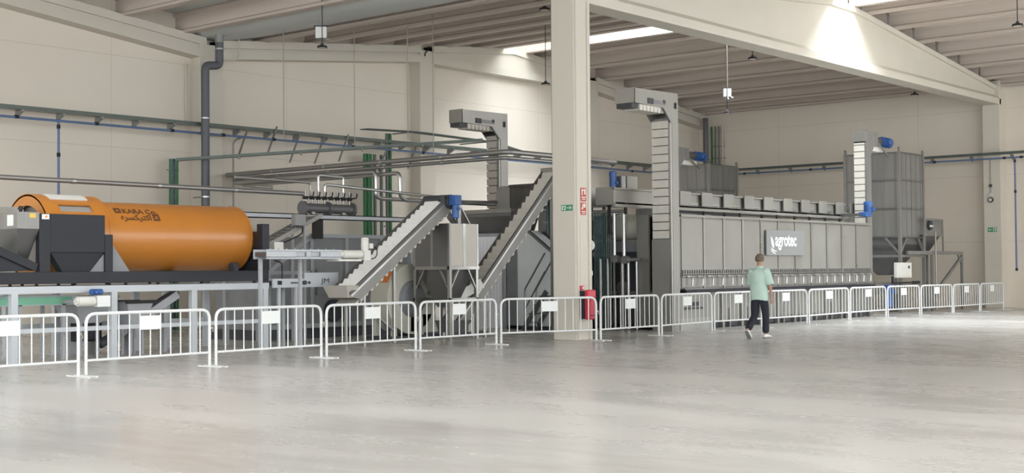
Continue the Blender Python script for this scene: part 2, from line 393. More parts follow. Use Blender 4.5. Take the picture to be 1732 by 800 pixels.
g = G(); g.cyl((13.6, DY, DZ), (17.40, DY, DZ), DR, n=64, cap=False); g.cyl((17.40, DY, DZ), (17.47, DY, DZ), DR, DR-.05, n=64); g.build('drum_shell', 'orange', dr)
g = G()
for x in (17.36,): g.shell(DY, DZ, x, x+.05, DR+.012, DR-.01, 0, 2*math.pi, 64)
g.build('end_hoop', 'orange', dr)
# hood at the inlet: ring, arch and window slot (angles measured from +Y; the hall side -Y is 180 deg)
HR = .745
g = G()
g.shell(DY, DZ, 12.80, 13.0, HR+.015, HR-.03, 0, 2*math.pi, 64); g.build('inlet_ring', 'orange', dr)
g = G(); g.shell(DY, DZ, 12.80, 12.86, HR, HR-.20, 0, 2*math.pi, 64); g.build('inlet_collar', 'orange', dr)
g = G(); A0, A1 = math.radians(131), math.radians(145)
g.shell(DY, DZ, 13.0, 14.06, HR, HR-.03, A1, math.radians(360)+A0, 64)
g.shell(DY, DZ, 13.0, 13.12, HR, HR-.03, A0, A1, 8); g.shell(DY, DZ, 13.78, 14.06, HR, HR-.03, A0, A1, 8)
g.shell(DY, DZ, 14.04, 14.08, HR+.012, DR-.02, 0, 2*math.pi, 64); g.build('inlet_hood', 'orange', dr)
G().shell(DY, DZ, 13.1, 13.8, HR-.04, HR-.05, A0, A1, 8).build('window_pane', 'glass', dr)
G().shell(DY, DZ, 13.04, 13.80, HR+.025, HR+.002, math.radians(100), math.radians(120), 6).build('white_cover_plate', 'plastic', dr)
G().cyl((12.9, DY, DZ), (12.92, DY, DZ), HR-.1, n=48).build('inner_disc', 'steel_dk', dr)
# lettering wrapped on the shell
def wrap_text(body, size, x, phi, xs=1., m='ink'):
    o = text('drum_lettering', body, size, m, dr, (0, 0, 0), (1, 0, 0), (0, 1, 0), .004, xs, size*.02)
    off = ROOT[dr.name]
    for v in o.data.vertices:
        c = v.co+off; a = phi+c.y/DR; r = DR+.004+c.z
        v.co = V((x+c.x, DY-r*math.cos(a), DZ+r*math.sin(a)))-off
    return o
def ax(px_): return at(px_, 360, Y=21.74).x
def fit_text(body, size, xa, xb, phi):
    cu = bpy.data.curves.new('t', 'FONT'); cu.body = body; cu.size = size; o = bpy.data.objects.new('t', cu); COL.objects.link(o)
    bpy.context.view_layer.update(); wd = max(.01, o.dimensions.x); bpy.data.objects.remove(o); bpy.data.curves.remove(cu)
    return wrap_text(body, size, xa, phi, (xb-xa)/wd)
fit_text('KARA Co.', .17, ax(206), ax(263), math.radians(41))
fit_text('\uFEE9\uFEAE\uFEB4\uFB91\uFEAE\uFE98\uFB90\u0627', .17, ax(199), ax(250), math.radians(28))
def wrap_logo(x, phi, s):
    g = G()
    for i in range(3):
        for k in range(3):
            if (i, k) == (1, 1): continue
            a0 = phi+k*s/3.0/DR; a1 = phi+(k+.82)*s/3.0/DR; r = DR+.002; x0 = x+i*s/3; x1 = x0+s*.29
            q = lambda xx, a, rr: (xx, DY-rr*math.cos(a), DZ+rr*math.sin(a))
            g.hexa([q(x0, a0, r), q(x1, a0, r), q(x1, a1, r), q(x0, a1, r), q(x0, a0, r+.006), q(x1, a0, r+.006), q(x1, a1, r+.006), q(x0, a1, r+.006)])
    g.build('drum_emblem', 'ink', dr)
wrap_logo(ax(193), math.radians(41), .145); wrap_logo(ax(254), math.radians(27), .155)
# black base, posts, box hopper and end frame
g = G(); g.box(9.8, 17.62, 21.28, 21.42, 1.365, 1.575); g.box(9.8, 17.62, 22.98, 23.12, 1.365, 1.575)
for x in (12.5, 14.0, 15.8, 17.5): g.box(x-.07, x+.07, 21.4, 23.0, 1.4, 1.56)
g.build('base_frame', 'black', dr, .006)
g = G()
for x in (12.0, 12.5, 13.2, 13.95, 14.3, 15.0, 16.0, 17.3):
    for y in (21.35, 23.05): g.cyl((x, y, 1.322), (x, y, 1.37), .035, .022, n=10)
g.build('rubber_mount', 'rubber', dr)
for x0, x1, zt in ((12.52, 12.73, 2.60), (13.83, 13.99, 2.25)):
    G().box(x0, x1, 21.29, 21.42, 1.57, zt).build('post', 'black', dr, .006)
g = G(); g.box(12.73, 13.83, 21.30, 21.56, 1.92, 2.60); g.taper((13.0, 13.55, 21.36, 21.54), 1.57, (12.75, 13.81, 21.32, 21.55), 1.92); g.build('box_hopper', 'black', dr, .006)
G().prism([(13.55, 21.34, 1.575), (13.83, 21.34, 1.575), (13.83, 21.34, 1.90)], (0, .04, 0)).build('gusset', 'greypanel', dr)
G().prism([(13.99, 21.40, 1.575), (14.42, 21.40, 1.575), (13.99, 21.40, 2.16)], (0, .03, 0)).build('gusset', 'greypanel', dr)
g = G(); g.box(17.46, 17.64, 21.28, 21.46, 1.57, 2.52); g.box(17.48, 17.62, 21.4, 23.0, 1.57, 1.75)
g.prism([(17.50, 21.46, 1.57), (17.50, 22.0, 1.57), (17.50, 21.46, 2.2)], (.06, 0, 0)); g.build('end_frame', 'black', dr, .006)
for x in (14.3, 17.1):
    for y in (21.75, 22.65):
        g = G(); g.cyl((x-.07, y, 1.66), (x+.07, y, 1.66), .085, n=20); g.box(x-.05, x+.05, y-.09, y+.09, 1.56, 1.64); g.build('support_roller', 'dark', dr)
G().box(12.56, 12.70, 21.275, 21.285, 2.50, 2.59).build('label_sticker', 'signwhite', dr)
G().cyl((12.64, 21.275, 2.545), (12.64, 21.268, 2.545), .02, n=12).build('label_sticker', 'orange_label', dr)
# stainless inlet hopper, cut by the left edge
fh = thing('funnel_hopper', 'stainless funnel hopper at the left edge with white label', 'hopper', (12.0, 21.8, 1.58))
a_ = at(47, 360, Y=21.3); hx = a_.x
g = G(); g.box(hx-.2, hx+.22, 21.3, 22.4, 2.33, 2.62); g.build('bin', 'silo', fh)
G().taper((hx-.02, hx+.12, 21.6, 21.9), 1.66, (hx-.2, hx+.22, 21.3, 22.4), 2.33).build('funnel', 'steel_dk', fh)
g = G(); g.cyl((hx-.02, 21.5, 2.62), (hx-.02, 21.5, 2.68), .03, n=12); g.cyl((hx-.02, 21.5, 2.67), (hx-.02, 21.5, 2.73), .055, .03, n=12); g.build('lid_knob', 'rubber', fh)
G().box(hx-.206, hx-.2, 21.42, 21.62, 2.38, 2.57).build('white_label', 'signwhite', fh)
G().box(hx+.03, hx+.15, 21.292, 21.30, 2.52, 2.60).build('yellow_label', 'yellow', fh)
G().box(hx-.2, hx+.15, 21.7, 22.3, 2.62, 2.72).build('lid', 'steel_lt', fh)
for y in (21.34, 22.3): G().bar((hx-.6, y, 1.98), (hx+.18, y, 1.655), .05, .14).build('support_bracket', 'black', fh)
G().prism([(hx-.6, 21.37, 1.95), (hx+.15, 21.37, 1.60), (hx-.6, 21.37, 1.58)], (0, .02, 0)).build('side_plate', 'black', fh)
# things below the platform
gb = thing('belt_conveyor', 'low grey conveyor with green belt under the drum platform', 'conveyor', (12.2, 22, 0))
g = G(); g.box(10.2, 13.45, 21.62, 21.67, .98, 1.16); g.box(10.2, 13.45, 22.33, 22.38, .98, 1.16); g.build('side_rail', 'frame', gb)
g = G(); g.box(10.2, 13.35, 21.605, 21.62, 1.0, 1.13); g.build('green_skirt', 'belt_green', gb)
G().box(10.2, 13.4, 21.67, 22.33, 1.08, 1.12).build('belt', 'belt_green', gb)
for x in (10.6, 12.35, 13.2):
    for y in (21.62, 22.32): G().box(x-.03, x+.03, y, y+.06, 0, 1.0).build('leg', 'grey', gb)
ma, mb = at(131, 510, Y=20.95), at(158, 510, Y=20.95)
g = G(); g.cyl((ma.x, 20.95, ma.z), (mb.x, 20.95, ma.z), .088, n=24); g.cyl((ma.x-.04, 20.95, ma.z), (ma.x, 20.95, ma.z), .06, n=16); g.cyl((mb.x, 20.95, ma.z), (mb.x+.05, 20.95, ma.z), .05, n=16); g.build('drum_motor', 'plastic', gb)
motor(gb, (mb.x-.06, 20.95, at(150, 494, Y=20.95).z), (1, 0, 0), .24, .048)
G().box(mb.x+.03, mb.x+.29, 20.86, 21.0, at(170, 519, Y=20.9).z, at(170, 500, Y=20.9).z).build('terminal_cover', 'signwhite', gb, .008)
G().box(ma.x+.1, mb.x-.05, 20.97, 21.62, ma.z-.04, ma.z+.02).build('motor_bracket', 'grey', gb)
sb = thing('control_cabinet', 'black electric cabinet on the floor under the drum platform', 'cabinet', (14.2, 22.9, 0))
g = G(); g.box(14.07, 14.57, 22.55, 22.9, .25, .62); g.build('body', 'black', sb, .008)
for x in (14.12, 14.52): G().box(x-.02, x+.02, 22.6, 22.95, 0, .26).build('leg', 'grey', sb)
G().box(14.12, 14.52, 22.538, 22.55, .28, .59).build('door', 'dark', sb)
ch = thing('discharge_chute', 'grey sheet metal chute under the drum platform beside the white motor', 'chute', (14.0, 22.3, 0))
g = G(); g.taper((13.75, 14.2, 22.0, 22.5), .62, (13.5, 14.45, 21.75, 22.7), 1.12); g.build('funnel', 'grey', ch)
for x in (13.8, 14.15):
    for y in (22.05, 22.45): G().box(x-.025, x+.025, y-.025, y+.025, 0, .66).build('leg', 'grey', ch)
sc = thing('screw_conveyor', 'small inclined grey screw conveyor under the platform between its middle legs', 'conveyor', (15.2, 22.3, 0))
g = G(); g.bar((14.6, 22.2, .35), (16.0, 22.2, 1.12), .22, .16); g.build('trough', 'steel_dk', sc)
g = G(); g.bar((14.6, 22.08, .47), (16.0, 22.08, 1.24), .02, .05); g.build('edge_rail', 'black', sc)
for x, z in ((14.9, .5), (15.7, .9)): G().box(x-.03, x+.03, 22.1, 22.3, 0, z).build('leg', 'grey', sc)
motor(sc, (14.55, 22.2, .33), (-1, 0, -.5), .3, .08, 'dark')
hp = thing('feed_box', 'grey feed box with black rim under the drum platform, right of white motor', 'hopper', (14.9, 22.0, 0))
g = G(); g.taper((14.62, 14.95, 21.7, 22.05), .55, (14.5, 15.08, 21.6, 22.1), 1.0); g.build('box', 'grey', hp)
for y in (21.56, 22.1): G().box(14.46, 15.12, y, y+.04, .97, 1.03).build('rim', 'rubber', hp)
for x in (14.66, 14.92):
    for y in (21.74, 22.0): G().box(x-.02, x+.02, y-.02, y+.02, 0, .58).build('leg', 'grey', hp)
# ------------------------------------------------------------------ outlet conveyors right of the drum
OY = 19.66
def ox(p): return at(p, 430, Y=OY).x
oc = thing('outlet_conveyor', 'pale grey horizontal conveyor from the drum with white roller motor', 'conveyor', (ox(520), OY+.2, 0))
z0, z1 = at(500, 438, Y=OY).z, at(500, 422, Y=OY).z
g = G(); g.box(ox(452), ox(578), OY, OY+.03, z0, z0+.04); g.box(ox(452), ox(578), OY, OY+.03, z1-.035, z1)
for p, q in ((452, 501), (519, 525), (543, 578)): g.box(ox(p), ox(q), OY, OY+.03, z0+.03, z1-.03)
g.build('side_frame', 'frame', oc); G().box(ox(452), ox(578), OY+.38, OY+.41, z0, z1).build('side_frame', 'frame', oc)
G().box(ox(453), ox(580), OY+.03, OY+.38, z0+.05, z1-.05).build('belt', 'steel_dk', oc)
zc = at(593, 430, Y=OY).z
g = G(); g.cyl((ox(580), OY+.02, zc), (ox(611), OY+.02, zc), .083, n=28); g.cyl((ox(575), OY+.02, zc), (ox(580), OY+.02, zc), .06, n=20); g.build('drum_motor', 'plastic', oc)
gx = ox(619); g = G(); g.box(gx-.10, gx+.08, OY-.06, OY+.10, zc-.12, zc+.08); g.cyl((gx-.01, OY+.02, zc+.08), (gx-.01, OY+.02, zc+.29), .075, n=20)
for k in range(4): g.cyl((gx-.01, OY+.02, zc+.12+.04*k), (gx-.01, OY+.02, zc+.135+.04*k), .085, n=20)
g.cyl((gx-.01, OY+.02, zc+.29), (gx-.01, OY+.02, zc+.34), .088, .06, n=20); g.build('gear_motor', 'plastic', oc)
G().box(gx+.06, gx+.17, OY-.04, OY+.08, zc+.12, zc+.22).build('terminal_box', 'plastic', oc)
G().tube([(gx+.17, OY+.0, zc+.17), (gx+.30, OY-.02, zc+.12), (gx+.28, OY-.02, zc-.06), (gx+.08, OY-.02, zc-.11)], .011, .08).build('cable', 'rubber', oc)
G().box(ox(570), ox(608), OY-.06, OY+.3, z0-.045, z0-.005).build('drip_plate', 'plastic', oc)
for p in (460, 527): G().box(ox(p)-.03, ox(p)+.03, OY+.31, OY+.37, 0, z0+.02).build('leg', 'grey', oc)
for k in range(9): x = ox(458)+k*.2; G().cyl((x, OY+.015, z1), (x, OY+.015, z1+.022), .014, n=8).build('bolt', 'steel_lt', oc)
lc = thing('lower_conveyor', 'short grey conveyor with lettered end plate beside the platform end', 'conveyor', (18.3, 21.3, 0))
G().box(17.55, 19.05, 21.05, 21.10, 1.22, 1.40).build('side_frame', 'frame', lc)
G().box(17.55, 19.05, 21.55, 21.60, 1.22, 1.40).build('side_frame', 'frame', lc)
G().box(17.55, 19.1, 21.10, 21.55, 1.27, 1.36).build('belt', 'steel_dk', lc)
G().box(18.35, 19.28, 21.01, 21.05, 1.22, 1.52).build('end_plate', 'frame', lc, .004)
text('end_plate_lettering', 'JM', .15, 'steel_dk', lc, (18.80, 21.008, 1.30), (1, 0, 0), (0, 0, 1), .004, 1.5)
G().box(17.66, 17.76, 21.035, 21.05, 1.28, 1.36).build('slot_cover', 'rubber', lc)
g = G(); g.bar((18.0, 21.04, 1.315), (18.35, 21.04, 1.315), .01, .03); g.cyl((18.36, 21.05, 1.315), (18.36, 21.0, 1.315), .045, n=16); g.cyl((18.46, 21.03, 1.315), (18.46, 20.99, 1.315), .03, n=16); g.build('belt_tensioner', 'dark', lc)
G().tube([(17.8, 21.08, 1.38), (17.8, 21.08, 1.72), (17.6, 21.08, 1.78)], .013, .05).build('support_arm', 'rubber', lc)
for x in (17.75, 18.2):
    for y in (21.1, 21.5): G().box(x-.03, x+.03, y, y+.05, 0, 1.24).build('leg', 'frame', lc)
oh = thing('outlet_chute', 'stainless outlet chute with cream block right of the orange drum', 'chute', (18.0, 22.2, 1.58))
g = G(); g.prism([(17.66, 21.7, 2.38), (18.05, 21.7, 2.12), (18.05, 21.7, 1.97), (17.66, 21.7, 1.97)], (0, .9, 0)); g.build('chute_body', 'steel', oh)
G().box(17.95, 18.2, 21.5, 21.72, 1.96, 2.16).build('cream_block', 'plastic', oh, .006)
G().box(17.70, 17.8, 21.75, 22.5, 1.575, 1.98).build('support', 'black', oh)
# inclined dark roller frame going up to the pipe beam
ir = thing('inclined_frame', 'dark inclined roller conveyor behind the drum outlet', 'conveyor', (19.3, 22.7, 0))
g = G()
for y in (22.45, 22.85): g.bar((18.2, y, 1.95), (20.1, y, 2.80), .04, .09)
for k in range(12):
    t = k/11; g.cyl((18.3+1.7*t, 22.45, 2.0+.76*t), (18.3+1.7*t, 22.85, 2.0+.76*t), .03, n=10)
g.build('roller_frame', 'pipe_dk', ir)
for x, z in ((18.6, 2.1), (19.6, 2.55)):
    for y in (22.45, 22.85): G().box(x-.025, x+.025, y-.025, y+.025, 0, z).build('leg', 'grey', ir)
G().box(19.2, 19.5, 22.28, 22.42, 2.55, 2.80).build('junction_box', 'plate', ir, .008)
g = G()
for k in range(5): g.cyl((19.23+k*.06, 22.35, 2.55), (19.23+k*.06, 22.35, 2.50), .012, n=8)
g.tube([(19.45, 22.35, 2.52), (19.5, 22.4, 2.38), (19.2, 22.42, 2.25), (18.9, 22.42, 2.15)], .015, .08); g.build('cable', 'rubber', ir)

# ------------------------------------------------------------------ grey cleaning machine with framed panels, and the pipe beam over it
cm = thing('cleaning_machine', 'big grey cleaning machine in a square tube frame behind the stepped conveyor', 'machine', (22, 24.4, 0))
Yc, zt = 23.5, 2.42
xs_ = [19.4, 20.75, 21.85, 23.0, 24.2]
g = G(); g.box(20.8, 24.2, Yc+.05, 25.4, .22, zt-.05); g.xz([(19.45, .22), (20.8, .22), (20.8, zt-.05), (19.6, 1.75), (19.45, 1.6)], Yc+.05, 25.4); g.build('body_panel', 'greypanel', cm)
for x in xs_[1:]:
    G().box(x-.045, x+.045, Yc, Yc+.09, .1, zt).build('frame_post', 'grey', cm)
G().box(19.4, 19.49, Yc, Yc+.09, .1, 1.55).build('frame_post', 'grey', cm)
G().box(20.7, 24.25, Yc-.01, Yc+.08, zt-.09, zt).build('top_rail', 'grey', cm)
G().bar((19.45, Yc+.04, 1.52), (20.76, Yc+.04, zt-.05), .09, .09).build('sloping_rail', 'grey', cm)
G().box(19.4, 20.75, Yc, Yc+.08, 1.48, 1.56).build('middle_rail', 'grey', cm)
G().box(20.12, 20.2, Yc, Yc+.08, 1.5, 1.95).build('frame_post', 'grey', cm)
G().box(19.3, 24.4, Yc-.05, 25.5, .0, .22).build('skid_base', 'dark', cm)
G().box(19.35, 24.35, Yc-.08, Yc+.06, .24, .34).build('bottom_rail', 'grey', cm)
G().cyl((21.4, Yc-.06, .62), (21.4, Yc+.05, .62), .26, n=32).build('belt_wheel', 'dark', cm)
g = G(); g.box(20.9, 21.7, Yc+.0, Yc+.05, 1.0, 1.6); g.build('inspection_door', 'greypanel', cm)
pb = thing('pipe_support', 'pale grey horizontal steel beam carrying the pipe manifold', 'beam', (21.3, 23.3, 0))
g = G(); g.box(17.9, 23.9, 23.20, 23.24, 2.74, 2.86); g.box(17.9, 23.9, 23.20, 23.34, 2.74, 2.76); g.box(17.9, 23.9, 23.20, 23.34, 2.84, 2.86); g.build('channel', 'frame', pb)
for x in (18.1, 23.8): G().box(x-.05, x+.05, 23.24, 23.34, 0, 2.76).build('post', 'grey', pb)
mf = thing('pipe_manifold', 'grey steel pipe manifold with black valves on the beam', 'manifold', (21.1, 23.3, 2.86))
g = G(); g.cyl((20.28, 23.3, 3.0), (21.82, 23.3, 3.0), .115, n=28); g.build('header_pipe', 'gunmetal', mf)
for x in (20.30, 21.05, 21.82):
    G().cyl((x-.03, 23.3, 3.0), (x+.03, 23.3, 3.0), .165, n=28).build('flange', 'gunmetal', mf)
for i in range(8):
    x = 20.38+i*.195
    g = G(); g.cyl((x, 23.3, 3.1), (x, 23.3, 3.42), .026, n=12); g.build('riser', 'pipe_dk', mf)
    g = G(); g.cyl((x-.05, 23.3, 3.24), (x+.05, 23.3, 3.24), .042, n=12); g.tube([(x+.02, 23.26, 3.24), (x+.02, 23.2, 3.26), (x+.12, 23.18, 3.27), (x+.14, 23.18, 3.38)], .016, .03); g.build('valve', 'rubber', mf)
for x in (20.55, 21.5): G().box(x-.05, x+.05, 23.22, 23.33, 2.862, 2.93).build('saddle', 'steel_lt', mf)
g = G(); g.box(20.62, 20.86, 23.24, 23.36, 2.3, 2.74); g.build('bracket', 'rubber', mf)

def pipe_run(label, pts, r, m='pipe_dk', fil=.18, group='pipe runs over the machines', couplings=()):
    t = thing('pipe', label, 'pipe', pts[0], group)
    G().tube(pts, r, fil, 14).build('tube', m, t)
    ps = [V(p) for p in pts]
    for i in range(len(ps)-1):
        d = (ps[i+1]-ps[i]); n = int(d.length//2.2)
        for k in range(1, n+1):
            c = ps[i]+d*(k/(n+1)); u = d.normalized()
            G().cyl(c-u*.04, c+u*.04, r*1.18, n=14).build('coupling', 'pipe', t)
    return t
Z1, Z2 = 4.26, 4.03
pipe_run('long grey pipe from the wall to the inner column, upper of two', [(24.9, 30.15, Z1+.02), (23.4, 30.15, Z1), (23.4, 19.74, Z1), (27.6, 19.74, Z1)], .06, 'pipe_dk')
pipe_run('grey pipe beside the upper long pipe, ending at the inner column', [(24.9, 30.0, Z1-.13), (23.52, 30.0, Z1-.12), (23.52, 19.9, Z1-.12), (27.6, 19.9, Z1-.12)], .045, 'pipe_dk')
pipe_run('grey pipe dropping in a bend left of the stepped conveyor head, nearer bend', [(24.6, 29.75, Z2-.02), (23.4, 29.75, Z2-.01), (23.4, 24.1, Z2), (23.4, 24.1, 3.42), (23.55, 24.1, 3.36), (27.9, 24.1, 3.36)], .05, 'pipe', .14)
pipe_run('grey pipe dropping in a bend left of the stepped conveyor head, farther bend', [(24.6, 29.55, Z2-.10), (23.55, 29.55, Z2-.08), (23.55, 23.4, Z2-.06), (23.55, 23.4, 3.40), (23.7, 23.4, 3.30), (27.13, 23.4, 3.30)], .05, 'pipe', .14)
pipe_run('dark pipe crossing the left wall above the orange drum, ending at the manifold', [(10.5, 23.35, 3.37), (20.38, 23.35, 3.33), (20.38, 23.35, 3.12)], .05, 'pipe_dk', .08)
pipe_run('thin bright pipe bent down into the first manifold valves', [(18.4, 23.35, 3.62), (20.575, 23.35, 3.60), (20.575, 23.35, 3.3)], .035, 'pipe_dk', .08)
pipe_run('bright looped pipe standing over the manifold', [(20.77, 23.3, 3.4), (20.77, 23.3, 3.78), (21.55, 23.3, 3.76), (21.55, 23.3, 3.4)], .03, 'pipe', .06)
pipe_run('bright pipe from the manifold rightwards to the stepped conveyor head', [(20.965, 23.3, 3.4), (20.965, 23.3, 3.55), (21.05, 23.25, 3.56), (24.9, 23.0, 3.37)], .035, 'pipe', .08)

# ================================================================== INCLINED STEPPED CONVEYORS
def incline(name, label, x0, z0, x1, z1, y0, y1, beltm, sidem, pitch, legs, ch_=.1):
    t = thing(name, label, 'conveyor', ((x0+x1)/2, (y0+y1)/2, 0))
    p, q = V((x0, 0, z0)), V((x1, 0, z1)); d = (q-p).normalized(); n = V((-d.z, 0, d.x)); L = (q-p).length
    def P(s, h): c = p+d*s+n*h; return (c.x, c.z)
    for ya, nm in ((y0, 'side_plate'), (y1-.03, 'side_plate')):
        G().xz([P(.20, -.22), P(L, -.22), P(L, -.015), P(0, -.015)], ya, ya+.03).build(nm, sidem, t)
    for ya in (y0-.02, y1-.02):
        G().xz([P(0, .03), P(L, .03), P(L, .10), P(0, .10)], ya, ya+.04).build('edge_rail', 'rail', t)
        G().xz([P(0, -.02), P(L, -.02), P(L, .035), P(0, .035)], ya+.01, ya+.03).build('rail_web', 'steel', t)
    k = int(L/pitch); pl = [P(0, -.02)]
    for i in range(k):
        pl += [P(i*pitch+.01, .0), P(i*pitch+pitch*.93, ch_), P(i*pitch+pitch*.97, ch_)]
    pl += [P(k*pitch, 0), P(L, -.02)]
    g = G()
    for i in range(k):   # cleats
        a = i*pitch; g.prism([(P(a, -.02)[0], y0+.035, P(a, -.02)[1]), (P(a+pitch, -.02)[0], y0+.035, P(a+pitch, -.02)[1]), (P(a+pitch, ch_)[0], y0+.035, P(a+pitch, ch_)[1]), (P(a+pitch-.03, ch_)[0], y0+.035, P(a+pitch-.03, ch_)[1]), (P(a+.02, .005)[0], y0+.035, P(a+.02, .005)[1])], (0, y1-y0-.07, 0))
    g.build('cleated_belt', beltm, t)
    g = G()
    for i in range(k):   # returning cleats under the trough
        a = i*pitch; pts = [P(a, -.20), P(a+pitch*.9, -.20), P(a+pitch*.5, -.275), P(a+.04, -.275)]
        g.xz(pts, y0+.03, y1-.03)
    g.build('return_belt', 'palesheet', t)
    for lx, lz in legs:
        for ya in (y0+.02, y1-.06):
            G().box(lx-.025, lx+.025, ya, ya+.05, 0, lz).build('leg', 'steel', t)
    return t, P, L, d, n
c1, P1, L1, d1, n1 = incline('stepped_conveyor', 'inclined conveyor with white stepped belt and blue motor, left of the hopper', 18.74, 1.03, 21.72, 3.10, 20.05, 20.68, 'belt', 'side', .175, ((19.15, 1.08),), .075)
g = G(); g.taper((18.68, 18.86, 20.08, 20.65), 1.0, (18.58, 18.92, 20.0, 20.73), 1.25); g.build('feed_box', 'palesheet', c1)
G().bar((19.15, 20.36, 1.0), (20.3, 20.36, .25), .05, .05).build('cross_brace', 'steel_dk', c1)
G().box(20.25, 20.31, 20.33, 20.39, 0, 1.85).build('leg', 'steel', c1)
g = G(); g.cyl((21.72, 19.98, 3.06), (21.72, 20.75, 3.06), .16, n=24)
g.cyl((21.9, 20.0, 3.12), (21.9, 20.1, 3.12), .1, n=20); g.cyl((21.45, 20.0, 3.12), (21.45, 20.1, 3.12), .07, n=20); g.build('head_drum', 'dark', c1)
g = G(); g.box(21.63, 21.83, 19.78, 19.98, 2.98, 3.2); g.build('gearbox', 'blue', c1, .01)
motor(c1, (21.73, 19.88, 2.99), (0, 0, -1), .30, .075)
g = G(); g.box(22.05, 22.15, 20.1, 20.2, 2.55, 3.2); g.bar((22.1, 20.15, 3.1), (22.5, 20.15, 2.58), .035, .035); g.bar((21.7, 20.15, 3.0), (22.1, 20.15, 2.6), .035, .035); g.build('head_bracket', 'steel_dk', c1)
G().bar((21.98, 20.15, 3.08), (25.6, 22.0, 3.25), .05, .07).build('tie_bar', 'steel_dk', c1)
c2, P2, L2, d2, n2 = incline('bucket_belt_conveyor', 'steep grey stepped conveyor rising behind the inner column', 22.15, .36, 25.85, 3.93, 20.2, 20.64, 'bucket', 'side', .22, ((23.1, 1.1),), .09)
G().taper((21.95, 22.3, 20.22, 20.62), .15, (21.9, 22.6, 20.15, 20.69), .42).build('feed_box', 'steel_dk', c2)
G().box(25.75, 26.4, 20.15, 20.69, 3.72, 4.05).build('head_box', 'steel', c2)
G().box(26.0, 26.07, 20.25, 20.6, 0, 3.73).build('leg', 'steel', c2)

# ------------------------------------------------------------------ square hopper on legs
ho = thing('square_hopper', 'square stainless hopper standing on four legs', 'hopper', (22.05, 20.5, 0))
hx0, hx1, hy0, hy1 = 21.57, 22.52, 19.92, 21.02
G().box(hx0, hx1, hy0, hy1, 1.62, 2.58).build('bin', 'steel_dk', ho); G().box(hx0+.05, hx1-.05, hy0-.006, hy0, 1.64, 2.57).build('lit_front_panel', 'palesheet', ho)  # paler front sheet paints in the light on this face; bin stays darker
for i, x in enumerate((hx0, (hx0+hx1)/2-.04, hx1-.05)):
    G().box(x, x+(.05 if i != 1 else .09), hy0-.012, hy0, 1.62, 2.58).build('stiffener', 'steel', ho)
for y in (hy0, (hy0+hy1)/2-.04, hy1-.05): G().box(hx0-.012, hx0, y, y+.05, 1.62, 2.58).build('stiffener', 'steel', ho)
G().taper((21.9, 22.2, 20.3, 20.6), .72, (hx0+.04, hx1-.04, hy0+.04, hy1-.04), 1.62).build('discharge_cone', 'steel_dk', ho)
g = G(); g.box(hx0-.02, hx1+.02, hy0-.02, hy0+.05, 1.56, 1.63); g.box(hx0-.02, hx1+.02, hy1-.05, hy1+.02, 1.56, 1.63); g.box(hx0-.02, hx0+.05, hy0, hy1, 1.56, 1.63); g.box(hx1-.05, hx1+.02, hy0, hy1, 1.56, 1.63); g.build('ring_beam', 'steel', ho)
for x, sx in ((hx0+.035, 1), (hx1-.035, -1)):
    for y in (hy0+.035, hy1-.035):
        g = G(); g.box(x-.035, x+.035, y-.035, y+.035, .01, 1.58); g.box(x-.07, x+.07, y-.07, y+.07, 0, .012); g.build('leg', 'steel', ho)
        g = G(); g.bar((x, y, 1.1), (x+sx*.28, y, 1.56), .05, .03); g.bar((x, y, 1.1), (x, y+(.28 if y < 20.5 else -.28), 1.56), .05, .03); g.build('knee_brace', 'steel', ho)
G().bar((22.15, 20.4, .86), (22.75, 20.0, 1.25), .02, .22).build('white_deflector', 'plastic', ho)
for y in (hy0, hy1-.04): G().box(hx0, hx1, y, y+.04, .86, .93).build('tie_beam', 'steel', ho)
# ------------------------------------------------------------------ fan
fn = thing('centrifugal_fan', 'big beige centrifugal fan with orange label', 'fan', (22.0, 21.6, 0))
cx_, cz_, ya, yb = 21.80, .90, 21.3, 21.82
def scroll(r0, r1, n=48): return [(cx_+(r0+(r1-r0)*i/n)*math.cos(math.pi*1.5-2*math.pi*i/n*1.), cz_+(r0+(r1-r0)*i/n)*math.sin(math.pi*1.5-2*math.pi*i/n)) for i in range(n+1)]
g = G(); g.xz([(cx_+.79*math.cos(a), cz_+.79*math.sin(a)) for a in [2*math.pi*i/48 for i in range(48)]], ya, yb); g.box(21.75, 22.6, ya, yb, .12, .55); g.build('scroll_housing', 'beige', fn, .01)
for r0 in (.80,):
    for y in (ya-.012, yb-.01):
        g = G(); pts = [(math.cos(2*math.pi*i/48), math.sin(2*math.pi*i/48)) for i in range(48)]
        vs_ = [(cx_+r0*c, y, cz_+r0*s) for c, s in pts]+[(cx_+(r0-.06)*c, y, cz_+(r0-.06)*s) for c, s in pts]
        vs_ += [(a, b+.022, c) for a, b, c in vs_]
        fs = []
        for i in range(48):
            j = (i+1) % 48; fs += [(i, j, 48+j, 48+i), (96+i, 144+i, 144+j, 96+j), (i, 96+i, 96+j, j), (48+i, 48+j, 144+j, 144+i)]
        g.add(vs_, fs).build('rim_flange', 'beige', fn)
g = G(); g.cyl((cx_, ya-.10, cz_), (cx_, ya, cz_), .34, .42, n=36); g.build('inlet_cone', 'greypanel', fn)
for x in (21.2, 22.05):
    g = G(); g.prism([(x-.08, ya-.04, .06), (x+.08, ya-.04, .06), (x+.03, ya-.04, .85), (x-.03, ya-.04, .85)], (0, .05, 0)); g.build('support_leg', 'beige', fn)
    g = G(); g.prism([(x-.08, yb-.01, .06), (x+.08, yb-.01, .06), (x+.03, yb-.01, .85), (x-.03, yb-.01, .85)], (0, .05, 0)); g.build('support_leg', 'beige', fn)
G().box(20.95, 24.2, 21.1, 22.0, 0, .08).build('base_skid', 'dark', fn)
a0, a1 = math.radians(128), math.radians(151)
g = G(); N = 6
vs_ = []
